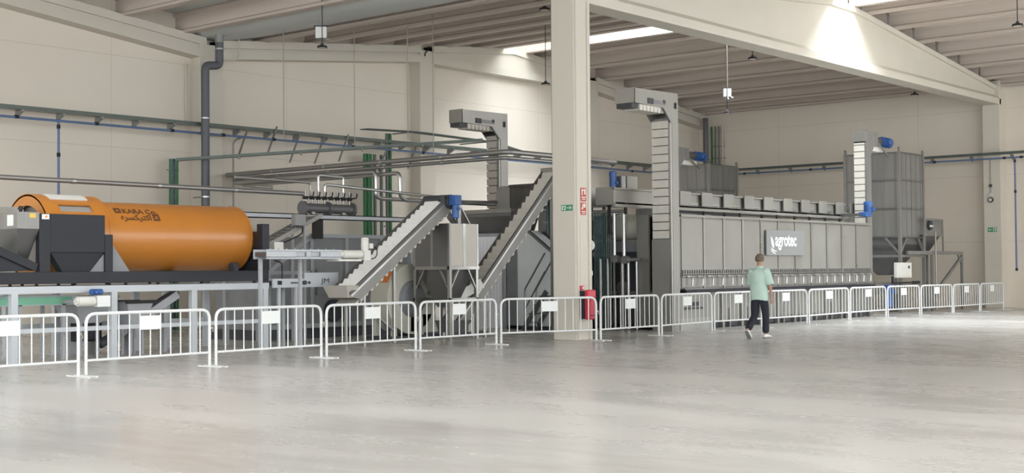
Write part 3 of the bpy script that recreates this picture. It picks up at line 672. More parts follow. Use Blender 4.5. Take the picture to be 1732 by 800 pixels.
for i in range(N+1):
    a = a0+(a1-a0)*i/N
    for r_ in (.792, .797):
        for y in (ya+.08, ya+.30): vs_.append((cx_+r_*math.cos(a), y, cz_+r_*math.sin(a)))
fs = []
for i in range(N):
    b = i*4; fs += [(b+2, b+3, b+7, b+6), (b, b+4, b+5, b+1), (b, b+2, b+6, b+4), (b+1, b+5, b+7, b+3)]
fs += [(0, 1, 3, 2), (N*4, N*4+2, N*4+3, N*4+1)]
g.add(vs_, fs).build('orange_label', 'orange_label', fn)
motor(fn, (22.95, 21.25, 1.02), (1, 0, 0), .62, .19, 'steel_dk')
G().box(22.85, 23.7, 21.12, 21.5, .74, .82).build('motor_bed', 'steel_dk', fn)
g = G(); g.box(22.9, 22.98, 21.15, 21.48, .08, .75); g.box(23.55, 23.63, 21.15, 21.48, .08, .75); g.build('motor_pedestal', 'beige', fn)
G().cyl((22.3, 21.25, 1.02), (22.95, 21.25, 1.02), .05, n=14).build('drive_shaft', 'steel', fn)

# ------------------------------------------------------------------ big dull hopper behind, white panel, grey housing with stairs
dh = thing('receiving_hopper', 'wide dull stainless receiving hopper tapering down behind the square hopper', 'hopper', (27.3, 23.6, 0))
b_, t_ = (26.8, 27.5, 22.75, 23.4), (26.55, 27.7, 22.33, 24.6)
g = G(); g.taper(b_, 1.55, t_, 2.95); g.box(26.55, 27.7, 22.33, 24.6, 2.95, 3.08); g.build('bin', 'steel_dk', dh)
for q_ in ((26.5, 27.75, 22.28, 22.36), (26.5, 27.75, 24.57, 24.65), (26.5, 26.58, 22.36, 24.57), (27.68, 27.75, 22.36, 24.57)): G().box(*q_, 3.04, 3.14).build('rim_bar', 'steel', dh)
for x in (26.72, 27.62):
    for y in (22.6, 24.5): G().box(x-.05, x+.05, y-.05, y+.05, 0, 3.04).build('leg', 'grey', dh)
d2_ = thing('surge_bin', 'dark stainless bin half hidden behind the inner column', 'hopper', (28.0, 21.3, 0))
g = G(); g.box(27.08, 27.5, 20.95, 21.85, 2.35, 3.1); g.taper((27.2, 27.4, 21.2, 21.6), 1.5, (27.08, 27.5, 20.95, 21.85), 2.35); g.build('bin', 'steel_dk', d2_)
for x in (27.12, 27.46):
    for y in (21.0, 21.8): G().box(x-.035, x+.035, y-.035, y+.035, 0, 2.6).build('leg', 'steel_dk', d2_)
wt = thing('white_curtain_panel', 'bright white plastic curtain panel behind the steep grey conveyor', 'curtain', (26.7, 23.3, 0))
g = G(); n = 26
for i in range(n):
    y0 = 22.55+i*(1.5/n); g.box(26.42+.01*(i % 2), 26.45+.01*(i % 2), y0, y0+1.5/n+.005, .02, 2.45)
g.build('strip_curtain', 'curtain', wt)
g = G(); g.box(26.40, 26.48, 22.5, 24.1, 2.42, 2.5); g.box(26.40, 26.48, 22.46, 22.53, 0, 2.5); g.box(26.40, 26.48, 24.06, 24.12, 0, 2.5); g.build('curtain_frame', 'grey', wt)
gh = thing('grey_housing', 'light grey machine housing with slanted top and dark door jamb left of the column', 'machine housing', (26.7, 21.8, 0))
g = G(); g.yz([(20.6, .1), (22.18, .1), (22.18, 2.30), (21.75, 2.55), (20.6, 1.75)], 26.55, 27.0); g.build('body', 'greylt', gh)
G().box(26.50, 26.62, 22.12, 22.45, .04, 2.42).build('dark_jamb', 'greypanel', gh)
G().box(26.5, 27.02, 20.6, 22.45, 0, .1).build('plinth', 'dark', gh)
G().bar((26.5, 21.78, 2.58), (26.5, 20.6, 1.76), .1, .06).build('roof_edge', 'steel_dk', gh)
sr = thing('stair_rail', 'small steel stair with handrails beside the inner column', 'stairs', (26.0, 21.2, 0))
g = G(); g.tube([(25.9, 21.35, .1), (25.9, 21.35, 1.05), (25.9, 20.7, 1.95)], .022, .06); g.tube([(25.9, 21.35, .55), (25.9, 20.7, 1.5)], .018); g.build('handrail', 'steel_dk', sr)
g = G(); g.tube([(26.35, 21.35, .1), (26.35, 21.35, 1.05), (26.35, 20.7, 1.95)], .022, .06); g.build('handrail', 'steel_dk', sr)
for k in range(4): G().box(25.9, 26.4, 21.2-.17*k, 21.4-.17*k, .2+.22*k, .235+.22*k).build('tread', 'steel_dk', sr)
g = G(); g.bar((25.9, 21.42, .02), (25.9, 20.65, 1.0), .04, .12); g.bar((26.4, 21.42, .02), (26.4, 20.65, 1.0), .04, .12); g.build('stringer', 'steel_dk', sr)
db = thing('feed_hopper_box', 'dull steel feed box hung between the far elevator and the steep conveyor', 'box', (28.0, 23.0, 3.14))
# sits on the receiving hopper rim
ya_, yb_ = at(863, 330, X=27.1).y, at(912, 330, X=27.1).y; zt2 = at(863, 314, X=27.1).z
G().box(27.1, 27.66, yb_, ya_, 3.14, zt2).build('box_body', 'brownbox', db, .01)
G().box(27.07, 27.7, yb_-.03, ya_+.03, zt2-.05, zt2+.02).build('box_rim', 'brownbox', db)
yc_ = at(838, 330, X=27.1).y
g = G(); g.yz([(ya_+.03, 3.14), (yc_, 3.14), (yc_, zt2-.15), (yc_-.15, zt2), (ya_+.03, zt2)], 27.12, 27.62); g.build('side_chute', 'steel', db)

# ================================================================== BUCKET ELEVATORS (Z type)
def elevator(label, x0, y0, xw, yw, zt, zlow, headdir, side_m='steel_lt', buck_m='bucket', base=None, head_len=1.5):
    """column x0..x0+xw, y0..y0+yw; open bucket strip on the -X face from zlow up; head leans to headdir (-1: -X, +1: +X)"""
    t = thing('bucket_elevator', label, 'bucket elevator', (x0+xw/2, y0+yw/2, 0), 'bucket elevators')
    x1, y1 = x0+xw, y0+yw; zh = zt-.42
    for ya in (y0, y1-.03):
        if headdir < 0: poly = [(x0+.10, 0), (x1, 0), (x1, zt), (x0-head_len, zt-.03), (x0-head_len, zt-.38), (x0-.32, zt-.40), (x0+.02, zt-.72), (x0+.10, zt-.74)]
        else: poly = [(x0+.04, 0), (x1, 0), (x1, zt-.75), (x1+.28, zt-.42), (x1+head_len*.35, zt-.42), (x1+head_len*.35, zt-.02), (x0-.02, zt), (x0-.02, zt-.33), (x0+.04, zt-.34)]
        G().xz(poly, ya, ya+.03).build('side_plate', side_m, t)
    G().box(x1-.03, x1, y0+.03, y1-.03, 0, zt-.03).build('back_plate', side_m, t)
    G().box(x0-.005, x0+.03, y0, y1, .0, zlow).build('lower_casing', side_m, t)
    if headdir < 0:
        G().box(x0-head_len, x1, y0+.03, y1-.03, zt-.05, zt-.02).build('head_cover', side_m, t)
        G().box(x0-head_len-.01, x0-head_len+.03, y0, y1, zt-.38, zt-.02).build('end_plate', 'steel', t)
        G().box(x0-head_len-.03, x0-head_len+.22, y0+.06, y1-.06, zt-.50, zt-.38).build('outlet_lip', 'dark', t)
        G().cyl((x0-.62+xw, y0-.02, zt-.26), (x0-.62+xw, y0+.0, zt-.26), .05, n=12).build('bearing', 'dark', t)
        g = G(); g.box(x0-.75, x0-.18, y0-.012, y0, zt-.34, zt-.24); g.build('slot_rail', 'steel_dk', t)
        g = G(); g.box(x0-.95, x0-.72, y0-.02, y0, zt-.36, zt-.22); g.build('chain_tensioner', 'dark', t)
        g = G(); g.bar((x0+.22, y0-.012, zt-.24), (x0+.28, y0-.012, zt-.38), .02, .05); g.bar((x0+.28, y0-.012, zt-.24), (x0+.22, y0-.012, zt-.38), .02, .05); g.build('cross_handle', 'dark', t)
        g = G(); g.bar((x0-.28, y0-.012, zt-.42), (x0+.08, y0-.012, zt-.78), .02, .035); g.build('edge_trim', 'steel_dk', t)
        for k in range(7):
            xb = x0-.22-k*.155; G().hexa([(xb-.05, y0+.05, zt-.53), (xb+.06, y0+.05, zt-.53), (xb+.06, y1-.05, zt-.53), (xb-.05, y1-.05, zt-.53), (xb-.07, y0+.05, zt-.39), (xb+.075, y0+.05, zt-.39), (xb+.075, y1-.05, zt-.39), (xb-.07, y1-.05, zt-.39)]).build('bucket', buck_m, t)
        ztop = zt-.62
    else:
        G().box(x0-.02, x1+head_len*.35, y0+.03, y1-.03, zt-.05, zt-.02).build('head_cover', side_m, t)
        G().box(x0-.05, x0-.02, y0, y1, zt-.34, zt).build('end_plate', 'steel', t)
        G().cyl((x1+.05, y0+yw*.5, zt-.22), (x1+head_len*.9, y0+yw*.5, zt-.24), .14, n=20).build('head_gearbox', 'steel_dk', t)
        motor(t, (x1+head_len*.72, y0+yw*.4, zt-.24), (1, -.1, -.05), .55, .15)
        G().box(x1, x1+head_len*.7, y0+.08, y1-.08, zt-.60, zt-.46).build('outlet_spout', 'plastic', t)
        g = G(); g.bar((x1+.55, y0-.01, zt-.36), (x1+1.25, y0-.01, zt-.72), .03, .06); g.build('stay', 'steel', t)
        ztop = zt-.36
    z = zlow+.02
    while z < ztop-.05:
        h = min(.205, ztop-z)
        g = G(); g.hexa([(x0-.025, y0+.045, z), (x0+.05, y0+.045, z), (x0+.05, y1-.045, z), (x0-.025, y1-.045, z), (x0-.035, y0+.045, z+h-.022), (x0+.05, y0+.045, z+h-.022), (x0+.05, y1-.045, z+h-.022), (x0-.035, y1-.045, z+h-.022)])
        g.build('bucket', buck_m, t); z += .208
    G().box(x0+.06, x0+.08, y0+.04, y1-.04, zlow, ztop).build('bucket_chain', 'steel_dk', t)
    g = G(); g.box(x0-.012, x0+.055, y0-.02, y0+.03, 0, zt-.74 if headdir < 0 else zt-.35); g.build('corner_rail', 'steel', t)
    if base:
        g = G(); g.box(x1-.02, base, y0, y1, .0, .30); g.build('boot', 'steel', t)
        g = G(); g.box(x1-.02, base-.02, y0+.02, y1-.02, .30, .915); g.build('boot_cover', 'steel_lt', t)
        G().box(x1+.2, base-.4, y0-.015, y0, .52, .57).build('boot_slot', 'dark', t)
        G().box(x1+.35, base-.6, y0-.015, y0, .60, .70).build('boot_slot', 'dark', t)
    return t
e2 = elevator('tall bucket elevator at the near end of the long dryer, reaching left at the top', 27.47, 18.0, .38, .56, 5.86, 2.26, -1, base=29.3)
e1 = elevator('bucket elevator behind the steep conveyor, left of the inner column', 28.02, 24.0, .40, .46, 5.90, 2.0, -1, 'steel', 'palesheet')
e3 = elevator('bucket elevator with blue motor between the dryer end and the silo', 39.36, 18.45, .36, .44, 5.84, .6, 1, 'silo', 'bucket', head_len=1.55)
e4 = elevator('bucket elevator mostly hidden behind the tall near elevator, blue motor showing', 39.5, 25.7, .36, .44, 5.84, .6, 1, 'silo', 'bucket', head_len=1.75)

# ================================================================== LONG DRYER
ld = thing('long_dryer', 'long stainless cabinet dryer with bolted panels behind the barriers', 'dryer', (33.5, 19, 0))
MX0, MX1, MY = 28.12, 38.9, 18.15
G().box(MX0, MX1, MY+.02, 19.42, .95, 2.86).build('body', 'steel_lt', ld)
n = 12; pw = 0.972
xs = [MX0]
for k in range(11): xs.append(30.27-1.06+1.06*(k+1)-1.06 if k == 0 else xs[-1]+(MX1-29.21)/10)
edges = [MX0, 29.21]+[29.21+(MX1-29.21)*k/10 for k in range(1, 11)]
for a, b in zip(edges[:-1], edges[1:]):
    g = G(); g.box(a+.05, b-.05, MY-.005, MY+.02, 1.06, 2.80); g.build('side_panel', 'steel_lt', ld, .006)
for x in edges[1:-1]: G().box(x-.035, x+.035, MY-.02, MY+.02, .95, 2.86).build('panel_rib', 'steel', ld)
g = G(); g.box(MX0-.02, MX1+.02, MY-.05, MY+.06, 2.83, 2.89); g.build('top_edge', 'steel_lt', ld)
G().box(MX0, MX1, MY-.16, MY+.02, .93, 1.00).build('bottom_edge', 'black', ld)
G().box(MX0, MX1, MY-.13, MY+.0, 1.01, 1.04).build('drain_rail', 'steel_dk', ld)
g = G(); g.tube([(MX0, MY-.05, 1.40), (MX1, MY-.05, 1.40)], .014); g.build('bolt_rail', 'steel', ld)
b0 = G().box(MX0+.069, MX0+.091, MY-.045, MY-.005, 1.36, 1.50).build('bolt', 'steel', ld)
for k in range(1, 98):
    b1 = b0.copy(); COL.objects.link(b1); b1.location = (k*.11, 0, 0)
k = 0; x = MX0+.33
while x < MX1-.1:
    g = G(); g.tube([(x-.14, MY-.06, 1.335), (x, MY-.09, 1.335), (x+.05, MY-.11, 1.28), (x+.03, MY-.11, 1.10)], .024, .06, 8); g.build('drain_hook', 'pipe', ld); x += .485
g = G(); g.tube([(MX0, MY-.05, 1.335), (MX1, MY-.05, 1.335)], .013); g.build('hook_rail', 'pipe', ld)
# undercarriage
G().box(29.36, MX1-.1, MY+.10, 19.3, .16, .93).build('lower_casing', 'steel', ld)
for a, b in zip(edges[1:-1], edges[2:]):
    G().box(max(a+.05, 29.38), b-.05, MY+.08, MY+.10, .22, .90).build('lower_panel', 'steel_lt', ld)
for x in [29.42]+edges[2:]:
    g = G(); g.box(x-.05, x+.05, MY+.02, MY+.12, 0, .95); g.build('leg', 'steel', ld)
for x in edges[1:-1]: G().box(x+.35, x+.41, MY+.05, MY+.11, 0, .5).build('foot_strut', 'steel', ld)
G().box(29.36, MX1-.1, MY+.12, 19.3, 0.02, .16).build('dark_plinth', 'dark', ld)
# sign
x0s, x1s = at(1296, 410, Y=MY-.06).x, at(1359, 410, Y=MY-.06).x
zs0, zs1 = 1.88, 2.57
sg = tag(G().box(x0s, x1s, MY-.075, MY-.035, zs0, zs1).build('sign_board', 'plate', None, .003), 'grey metal sign with white lettering and leaf mark on the long dryer', 'sign')
ROOT[sg.name] = V(sg.location)
text('sign_lettering', 'agrotec', .50, 'signwhite', sg, (x0s+.46, MY-.078, 2.145), (1, 0, 0), (0, 0, 1), .006, .80, .012)
def sg_poly(pts, nm): 
    g = G(); g.prism([(x0s+a, MY-.082, zs0+b) for a, b in pts], (0, .007, 0)); g.build(nm, 'signwhite', sg)
sg_poly([(.22, .53), (.30, .47), (.37, .38), (.40, .28), (.395, .20), (.33, .22), (.27, .28), (.235, .38)], 'sign_leaf')
sg_poly([(.24, .235), (.30, .20), (.38, .155), (.46, .13), (.54, .125), (.54, .10), (.44, .10), (.35, .125), (.27, .175)], 'sign_stripe')
sg_poly([(.22, .19), (.28, .145), (.36, .095), (.45, .065), (.50, .06), (.48, .04), (.40, .045), (.31, .075), (.24, .125)], 'sign_stripe')
# left end of the dryer: tall duct panel, dark burner section, pipes
G().box(28.12, 28.22, 18.6, 19.42, .05, 2.92).build('end_panel', 'steel', ld)
G().box(28.05, 28.25, 19.05, 19.42, .05, 2.90).build('end_duct', 'steel_lt', ld)
G().box(28.0, 28.7, 18.7, 19.40, 2.90, 3.06).build('duct_cap', 'steel', ld)
bu = thing('burner_unit', 'dark burner unit with pipes between the column and the tall elevator', 'burner', (28.6, 20.8, 0))
g = G(); g.box(28.3, 29.5, 19.5, 21.9, .12, 2.0); g.build('body', 'dark', bu)
G().box(28.25, 29.6, 19.45, 21.95, 0, .12).build('plinth', 'black', bu)
g = G(); g.cyl((28.5, 19.5, 2.62), (28.5, 22.2, 2.62), .34, n=36); g.build('hot_air_duct', 'beige', bu)
for y in (20.3, 21.5): G().cyl((28.5, y-.03, 2.62), (28.5, y+.03, 2.62), .37, n=36).build('duct_flange', 'steel_dk', bu)
G().box(28.2, 28.28, 19.5, 21.0, 1.98, 2.26).build('cover_plate', 'greypanel', bu)
g = G()
for k in range(4): g.cyl((28.3, 20.0+.6*k, 1.05), (28.22, 20.0+.6*k, 1.05), .18, n=24)
g.build('valve_wheel', 'pipe_dk', bu)
G().box(28.27, 28.31, 19.6, 21.8, .9, .96).build('seam', 'greypanel', bu)
pr = thing('pipe_pair', 'two bright vertical pipes with valves in front of the dark burner', 'pipes', (27.7, 20.0, 0))
p_a = at(1055, 372, X=27.6); p_b = at(1039, 372, X=27.6); zlo = at(1052, 436, X=27.6).z; ztp = at(1050, 357, X=27.6).z
g = G(); g.tube([(27.6, 22.2, ztp), (27.6, p_a.y, ztp), (27.6, p_a.y, zlo), (27.6, p_a.y-.12, zlo-.05), (27.6, p_a.y-.5, zlo-.05)], .048, .09, 14); g.build('tube', 'pipe', pr)
g = G(); g.tube([(27.6, p_b.y, ztp-.05), (27.6, p_b.y, zlo), (27.6, p_b.y-.15, zlo-.04)], .044, .09, 14); g.build('tube', 'pipe', pr)
for yy, zz in ((p_a.y, zlo-.05), (p_b.y, zlo-.03)):
    g = G(); g.cyl((27.52, yy-.06, zz), (27.68, yy-.06, zz), .10, n=20); g.cyl((27.58, yy-.16, zz), (27.58, yy+.05, zz), .08, n=16); g.build('valve', 'pipe_dk', pr)
for px_, r_, mm in ((1063, .035, 'pipe'), (1077, .03, 'pipe'), (1016, .05, 'pipe_dk'), (1053, .05, 'pipe_dk'), (1028, .04, 'pipe_dk')):
    q = at(px_, 470, X=27.65); G().cyl((27.65, q.y, .02), (27.65, q.y, zlo-.08 if r_ < .04 else zlo-.02), r_, n=12).build('tube', mm, pr)
g = G(); g.tube([(27.65, at(1063, 470, X=27.65).y+.3, zlo-.06), (27.65, at(1077, 470, X=27.65).y-.1, zlo-.06)], .035); g.build('tube', 'pipe_dk', pr)
# green cable ladder in front of the burner
cl = thing('cable_ladder', 'upright ladder of green cables between the column and the bright pipes', 'cable ladder', (27.75, 20.9, 1.7))
qa, qb = at(1008, 400, X=27.75).y, at(1034, 400, X=27.75).y; zA, zB = at(1010, 362, X=27.75).z, at(1010, 432, X=27.75).z
for k in range(9):
    y = qa+(qb-qa)*k/8; G().tube([(27.72, y, .1), (27.72, y, zA)], .02, 0, 8).build('cable', 'teal' if k < 6 else 'traydk', cl)
for z in (zA-.1, (zA+zB)/2-.05, zB+.02): G().box(27.74, 27.78, qb-.1, qa+.1, z-.05, z+.05).build('rung', 'tray', cl)
for y in (qa+.06, qb-.06): G().box(27.76, 27.80, y-.02, y+.02, 0, zA).build('stile', 'tray', cl)
# ------------------------------------------------------------------ vibrating trough over the dryer
vt = thing('vibrating_trough', 'long stainless vibrating trough with square plates running above the dryer', 'conveyor', (33, 19.3, 2.89))
VY0, VY1, VZ0, VZ1 = 19.0, 19.56, 3.15, 3.53
G().box(26.56, 39.0, VY0+.05, VY0+.08, VZ0, VZ1-.03).build('trough_side', 'steel_lt', vt)
G().box(26.56, 39.0, VY1-.05, VY1-.02, VZ0, VZ1-.03).build('trough_side', 'steel_lt', vt)
G().box(26.56, 39.0, VY0+.05, VY1-.05, VZ0, VZ0+.03).build('trough_floor', 'steel', vt)
G().box(26.50, 26.56, VY0, VY1, VZ0-.04, VZ1+.02).build('end_plate', 'steel_lt', vt, .006)
G().box(26.5, 39.0, VY0-.02, VY0+.05, VZ1-.04, VZ1).build('top_flange', 'steel_lt', vt)
G().box(26.5, 39.2, VY0-.04, VY0+.06, VZ0-.09, VZ0-.02).build('bottom_rail', 'steel_lt', vt)
for k in range(10):
    xa = 29.42+k*1.045; a = at([1149, 1186, 1223, 1258, 1291, 1324, 1354, 1384, 1413, 1437][k], 330, Y=VY0-.03).x
    G().box(a, a+.52, VY0-.06, VY0-.02, VZ0+.04, VZ1+.03).build('square_plate', 'steel_lt', vt, .004)
    G().box(a+.55, a+.92, VY0-.03, VY0+.05, VZ0+.06, VZ0+.12).build('spring_arm', 'steel', vt)
for x in (27.0, 29.0, 30.6, 32.5, 34.6, 36.6, 38.6):
    G().box(x-.03, x+.03, VY0-.02, VY0+.04, 2.89, VZ0+.02).build('support_post', 'rubber', vt); G().box(x-.03, x+.03, VY1-.08, VY1-.02, 2.40, VZ0+.02).build('support_post', 'rubber', vt)
G().box(28.5, 38.8, VY0+.0, VY0+.04, 3.0, 3.04).build('middle_rail', 'rubber', vt)
G().box(28.5, 31.0, VY0+.1, VY0+.14, 2.88, 3.08).build('drive_cover', 'steel_dk', vt)
motor(vt, (26.95, 19.35, 3.55), (0, 0, 1), .42, .085)
g = G(); g.box(27.1, 27.28, 19.2, 19.5, 3.5, 3.85); g.build('drive_box', 'steel', vt)
G().box(27.35, 27.8, 19.2, 19.26, 3.5, 3.86).build('drive_guard', 'steel_lt', vt)
qm = at(1468, 360, Y=18.25); G().box(qm.x-.35, qm.x+.1, 18.15, 18.40, qm.z-.12, qm.z+.02).build('end_gearbox', 'blue', vt, .01)
G().box(38.6, qm.x-.2, 18.3, 19.1, qm.z-.1, qm.z-.02).build('end_bracket', 'steel_dk', vt)
motor(vt, (qm.x+.02, 18.25, qm.z), (0, 0, 1), .36, .13)
# stack of steel ledges behind the end plate (left)
sl = thing('feed_trough', 'grey sheet feed trough seen between the column and the blue motor', 'trough', (27.4, 20.6, 0))
g = G(); g.box(26.6, 28.6, 20.35, 20.9, 3.15, 3.62); g.build('trough', 'steel', sl)
for x in (27.2, 28.0):
    for y in (20.4, 20.8): G().box(x-.03, x+.03, y-.03, y+.03, 0, 3.16).build('leg', 'steel_dk', sl)
G().cyl((26.4, 20.5, 3.3), (26.62, 20.5, 3.3), .09, n=16).build('inlet_pipe', 'pipe', sl)

# ================================================================== SILOS
def silo(label, x0, y0, s, full=True):
    t = thing('grain_silo', label, 'silo', (x0+s/2, y0+s/2, 0)); x1, y1 = x0+s, y0+s; z0, z1 = 2.50, 5.35
    c = .0
    g = G(); g.box(x0, x1, y0, y1, z0, z1); g.build('bin', 'silo', t)
    for k in range(5):
        a = x0+(k+.5)*s/5; G().box(a-.03, a+.03, y0-.02, y0, z0, z1).build('panel_rib', 'silo', t)
        b = y0+(k+.5)*s/5; G().box(x0-.02, x0, b-.03, b+.03, z0, z1).build('panel_rib', 'silo', t)
    for z in (z0, z0+.95, z0+1.9, z1-.04):
        g = G(); g.box(x0-.035, x1+.035, y0-.035, y0, z, z+.05); g.box(x0-.035, x0, y0, y1, z, z+.05); g.build('band', 'steel_dk', t)
    for x in (x0, x1):
        for y in (y0, y1):
            g = G(); g.box(x-.05, x+.05, y-.05, y+.05, 0 if full else 1.5, z1+.02); g.build('corner_post', 'silo', t)
            g = G(); g.ring; g.tube([(x+.06*math.cos(a), y, z1+.10+.06*math.sin(a)) for a in [i*math.pi/5 for i in range(11)]], .018, 0, 6); g.build('lifting_eye', 'steel_dk', t)
    g = G(); g.taper((x0+.75, x1-.75, y0+.75, y1-.75), 1.25, (x0+.03, x1-.03, y0+.03, y1-.03), 2.28); g.box(x0+.03, x1-.03, y0+.03, y1-.03, 2.28, z0); g.build('discharge_cone', 'steel_dk', t)
    for xa, sgn in ((x0, 1), (x1, -1)): G().bar((xa, y0, 1.95), (xa+sgn*.5, y0, z0), .05, .07).build('knee_brace', 'silo', t)
    for ya, sgn in ((y0, 1), (y1, -1)): G().bar((x0, ya, 1.95), (x0, ya+sgn*.5, z0), .05, .07).build('knee_brace', 'silo', t)
    for q_ in ((x0, x1, y0-.04, y0+.04, 1.85, 1.93), (x0-.04, x0+.04, y0, y1, 1.85, 1.93), (x0, x1, y1-.04, y1+.04, 1.85, 1.93), (x0-.04, x0+.04, y0, y1, .95, 1.02)): G().box(*q_).build('tie_beam', 'silo', t)
    return t
s1 = silo('tall square galvanised silo on legs right of the dryer', 42.15, 18.6, 1.92)
s2 = silo('square galvanised silo in the far corner, top showing above the dryer', 41.95, 25.8, 1.95)
s2_ = None
# outlet gear under the silo
og = thing('outlet_gate', 'small conveyor with dark bracket and blue motor under the silo cone', 'gate', (42.6, 19.4, 0))
g = G(); g.box(40.6, 43.6, 19.2, 19.6, .62, .87); g.build('trough', 'steel', og)
g = G(); g.bar((41.3, 18.5, 1.0), (41.3, 18.5, 1.22), .06, .06); g.bar((41.3, 18.5, 1.0), (43.0, 18.5, 1.0), .06, .06); g.bar((42.9, 18.5, 1.0), (43.4, 18.5, 1.0), .07, .1); g.build('bracket', 'black', og)
motor(og, (41.2, 18.6, .95), (0, 0, -1), .75, .14)
for x in (40.8, 43.4): G().box(x-.04, x+.04, 19.25, 19.55, 0, .63).build('leg', 'steel_dk', og)
cb = thing('control_box', 'white wall control box mounted in front of the silo legs', 'control box', at(1529, 457, Y=18.42))
q0, q1 = at(1518, 470, Y=18.35), at(1542, 444, Y=18.35)
G().box(q0.x, q1.x, 18.35, 18.47, q0.z, q1.z).build('body', 'plastic', cb, .01)
G().box(q0.x+.05, q1.x-.05, 18.335, 18.35, q0.z+.05, q1.z-.05).build('door', 'plastic', cb, .006)
G().cyl((q1.x-.28, 18.335, q1.z-.15), (q1.x-.28, 18.31, q1.z-.15), .05, n=14).build('switch', 'dark', cb)
# steel platform right of the silo with a small cleaner on it
PYF = 18.40
zp = at(1600, 425, Y=PYF).z; xr = at(1630, 470, Y=PYF).x
sp = thing('service_platform', 'dull steel platform on braced legs between the silo and the far wall', 'platform', (46.0, 19.0, 0))
G().box(42.35, xr, PYF, PYF+.08, zp-.12, zp).build('side_beam', 'silo', sp); G().box(44.25, xr, 19.7, 19.78, zp-.12, zp).build('side_beam', 'silo', sp)
G().box(44.25, xr, PYF+.08, 19.7, zp-.03, zp).build('deck', 'silo', sp)
for x in (44.35, xr-.06):
    for y in (PYF, 19.7): G().box(x-.05, x+.05, y, y+.08, 0, zp-.12).build('leg', 'silo', sp)
q = at(1588, 482, Y=PYF+.04); G().bar((xr-.1, PYF+.04, zp-.2), (q.x, PYF+.04, q.z-.1), .06, .11).build('diagonal_brace', 'silo', sp)
G().bar((xr-.42, PYF+.04, zp-.1), (xr-.06, PYF+.04, zp-.45), .05, .07).build('knee_brace', 'silo', sp)
q = at(1583, 450, Y=18.3); G().tube([(q.x, 18.3, .0), (q.x, 18.3, at(1583, 391, Y=18.3).z)], .03).build('upright_tube', 'steel_lt', sp)
sm = thing('small_cleaner', 'small steel aspirator box standing on the service platform', 'machine', (45.2, 19, zp))
za, zc = zp, at(1580, 370, Y=18.45).z; xa, xb = at(1562, 400, Y=18.45).x, at(1595, 400, Y=18.45).x; ym = 19.4
g = G(); g.taper((xa+.05, xb-.02, 18.47, ym), za+.55, (xa+.12, xb-.06, 18.5, ym-.05), zc-.03); g.build('housing', 'silo', sm)
g = G(); g.taper((xa+.45, xb-.35, 18.8, 19.1), za+.02, (xa+.1, xb-.1, 18.5, ym-.03), za+.55); g.build('funnel', 'steel_dk', sm)
for x in (xa, xb):
    for y in (18.45, ym): G().bar((x, y, za), (x+(.1 if x == xa else -.04), y, zc), .05, .05).build('frame_leg', 'steel_lt', sm)
for z in (za+.55, zc-.03): G().box(xa, xb, 18.42, 18.48, z-.035, z+.035).build('frame_rail', 'silo', sm)
G().cyl((xa+.55, 18.46, (za+zc)/2+.32), (xa+.55, 18.40, (za+zc)/2+.32), .16, n=20).build('inspection_port', 'dark', sm)
G().box(xa+.42, xa+.68, 18.385, 18.40, (za+zc)/2+.27, (za+zc)/2+.33).build('port_handle', 'signwhite', sm)
# ================================================================== WALL SERVICES
def wall_tray(label, p, q, out, nb, w_=.30):
    """channel tray on triangular brackets; out = direction away from the wall"""
    t = thing('cable_tray', label, 'cable tray', p, 'cable trays on the walls'); p, q, out = V(p), V(q), V(out); d = (q-p).normalized()
    c0, c1 = p+out*w_/2, q+out*w_/2
    G().bar(c0, c1, w_, .012).build('tray_floor', 'tray', t)
    for s in (0, 1):
        a = out*(w_*s); G().bar(p+a+V((0, 0, .04)), q+a+V((0, 0, .04)), .014, .09).build('tray_side', 'traydk', t)
    for k in range(nb):
        c = p+(q-p)*((k+.5)/nb); e = d*.035
        G().prism([c-e+V((0, 0, -.02)), c-e+out*w_*1.05+V((0, 0, -.02)), c-e+out*w_*1.05+V((0, 0, -.05)), c-e+V((0, 0, -.20))], e*2).build('wall_bracket', 'tray', t)
    for k, r in enumerate((.025, .02, .022)):
        G().tube([p+out*(.06+.08*k)+V((0, 0, .03)), q+out*(.06+.08*k)+V((0, 0, .03))], r, 0, 6).build('cable', 'traydk' if k else 'green', t)
    return t
zt_ = 5.55
wall_tray('cable tray along the left wall above the orange drum and the manifold', (10, PY-.02, zt_), (31.0, PY-.02, zt_+.04), (0, -1, 0), 19)
wall_tray('cable tray on the left wall beyond the far pilaster, behind the elevators', (31.0, PY-.02, zt_+.04), (48.3, PY-.02, zt_+.10), (0, -1, 0), 15)
wall_tray('cable tray along the far right wall above the silo', (48.56, 29.7, 5.58), (48.56, 3.0, 5.58), (-1, 0, 0), 18, .2)
def air_line(label, pts, fits, out):
    t = thing('air_pipe', label, 'pipe', pts[0], 'blue compressed air pipes')
    G().tube(pts, .032, .04, 10).build('tube', 'bluepipe', t)
    for f in fits: G().cyl(V(f)-V(out[0])*.05, V(f)+V(out[0])*.05, .045, n=12).build('clamp', 'rubber', t)
    return t
zbp = 5.36
air_line('blue air pipe along the left wall below the cable tray', [(10, 29.95, zbp-.02), (47, 29.95, zbp+.02)], [(x, 29.95, zbp) for x in (15.0, 17.0, 19.2, 21.5, 23.2, 25.0, 28.1, 31.2, 35.0, 39.0, 43)], [V((1, 0, 0))])
q = at(99, 320, Y=29.95)
air_line('blue air pipe dropping down the left wall to the orange drum', [(q.x, 29.95, zbp-.03), (q.x, 29.95, .6)], [(q.x, 29.95, 5.2), (q.x, 29.95, 4.5), (q.x, 29.95, 3.2)], [V((0, 0, 1))])
air_line('blue air pipe along the far right wall', [(48.3, 29.8, 5.43), (48.3, 3.0, 5.43)], [(48.3, y, 5.43) for y in (9, 13, 28, 25, 22.8, 19.9, 17.3, 16.7)], [V((0, 1, 0))])
q = at(1717, 300, X=48.3)
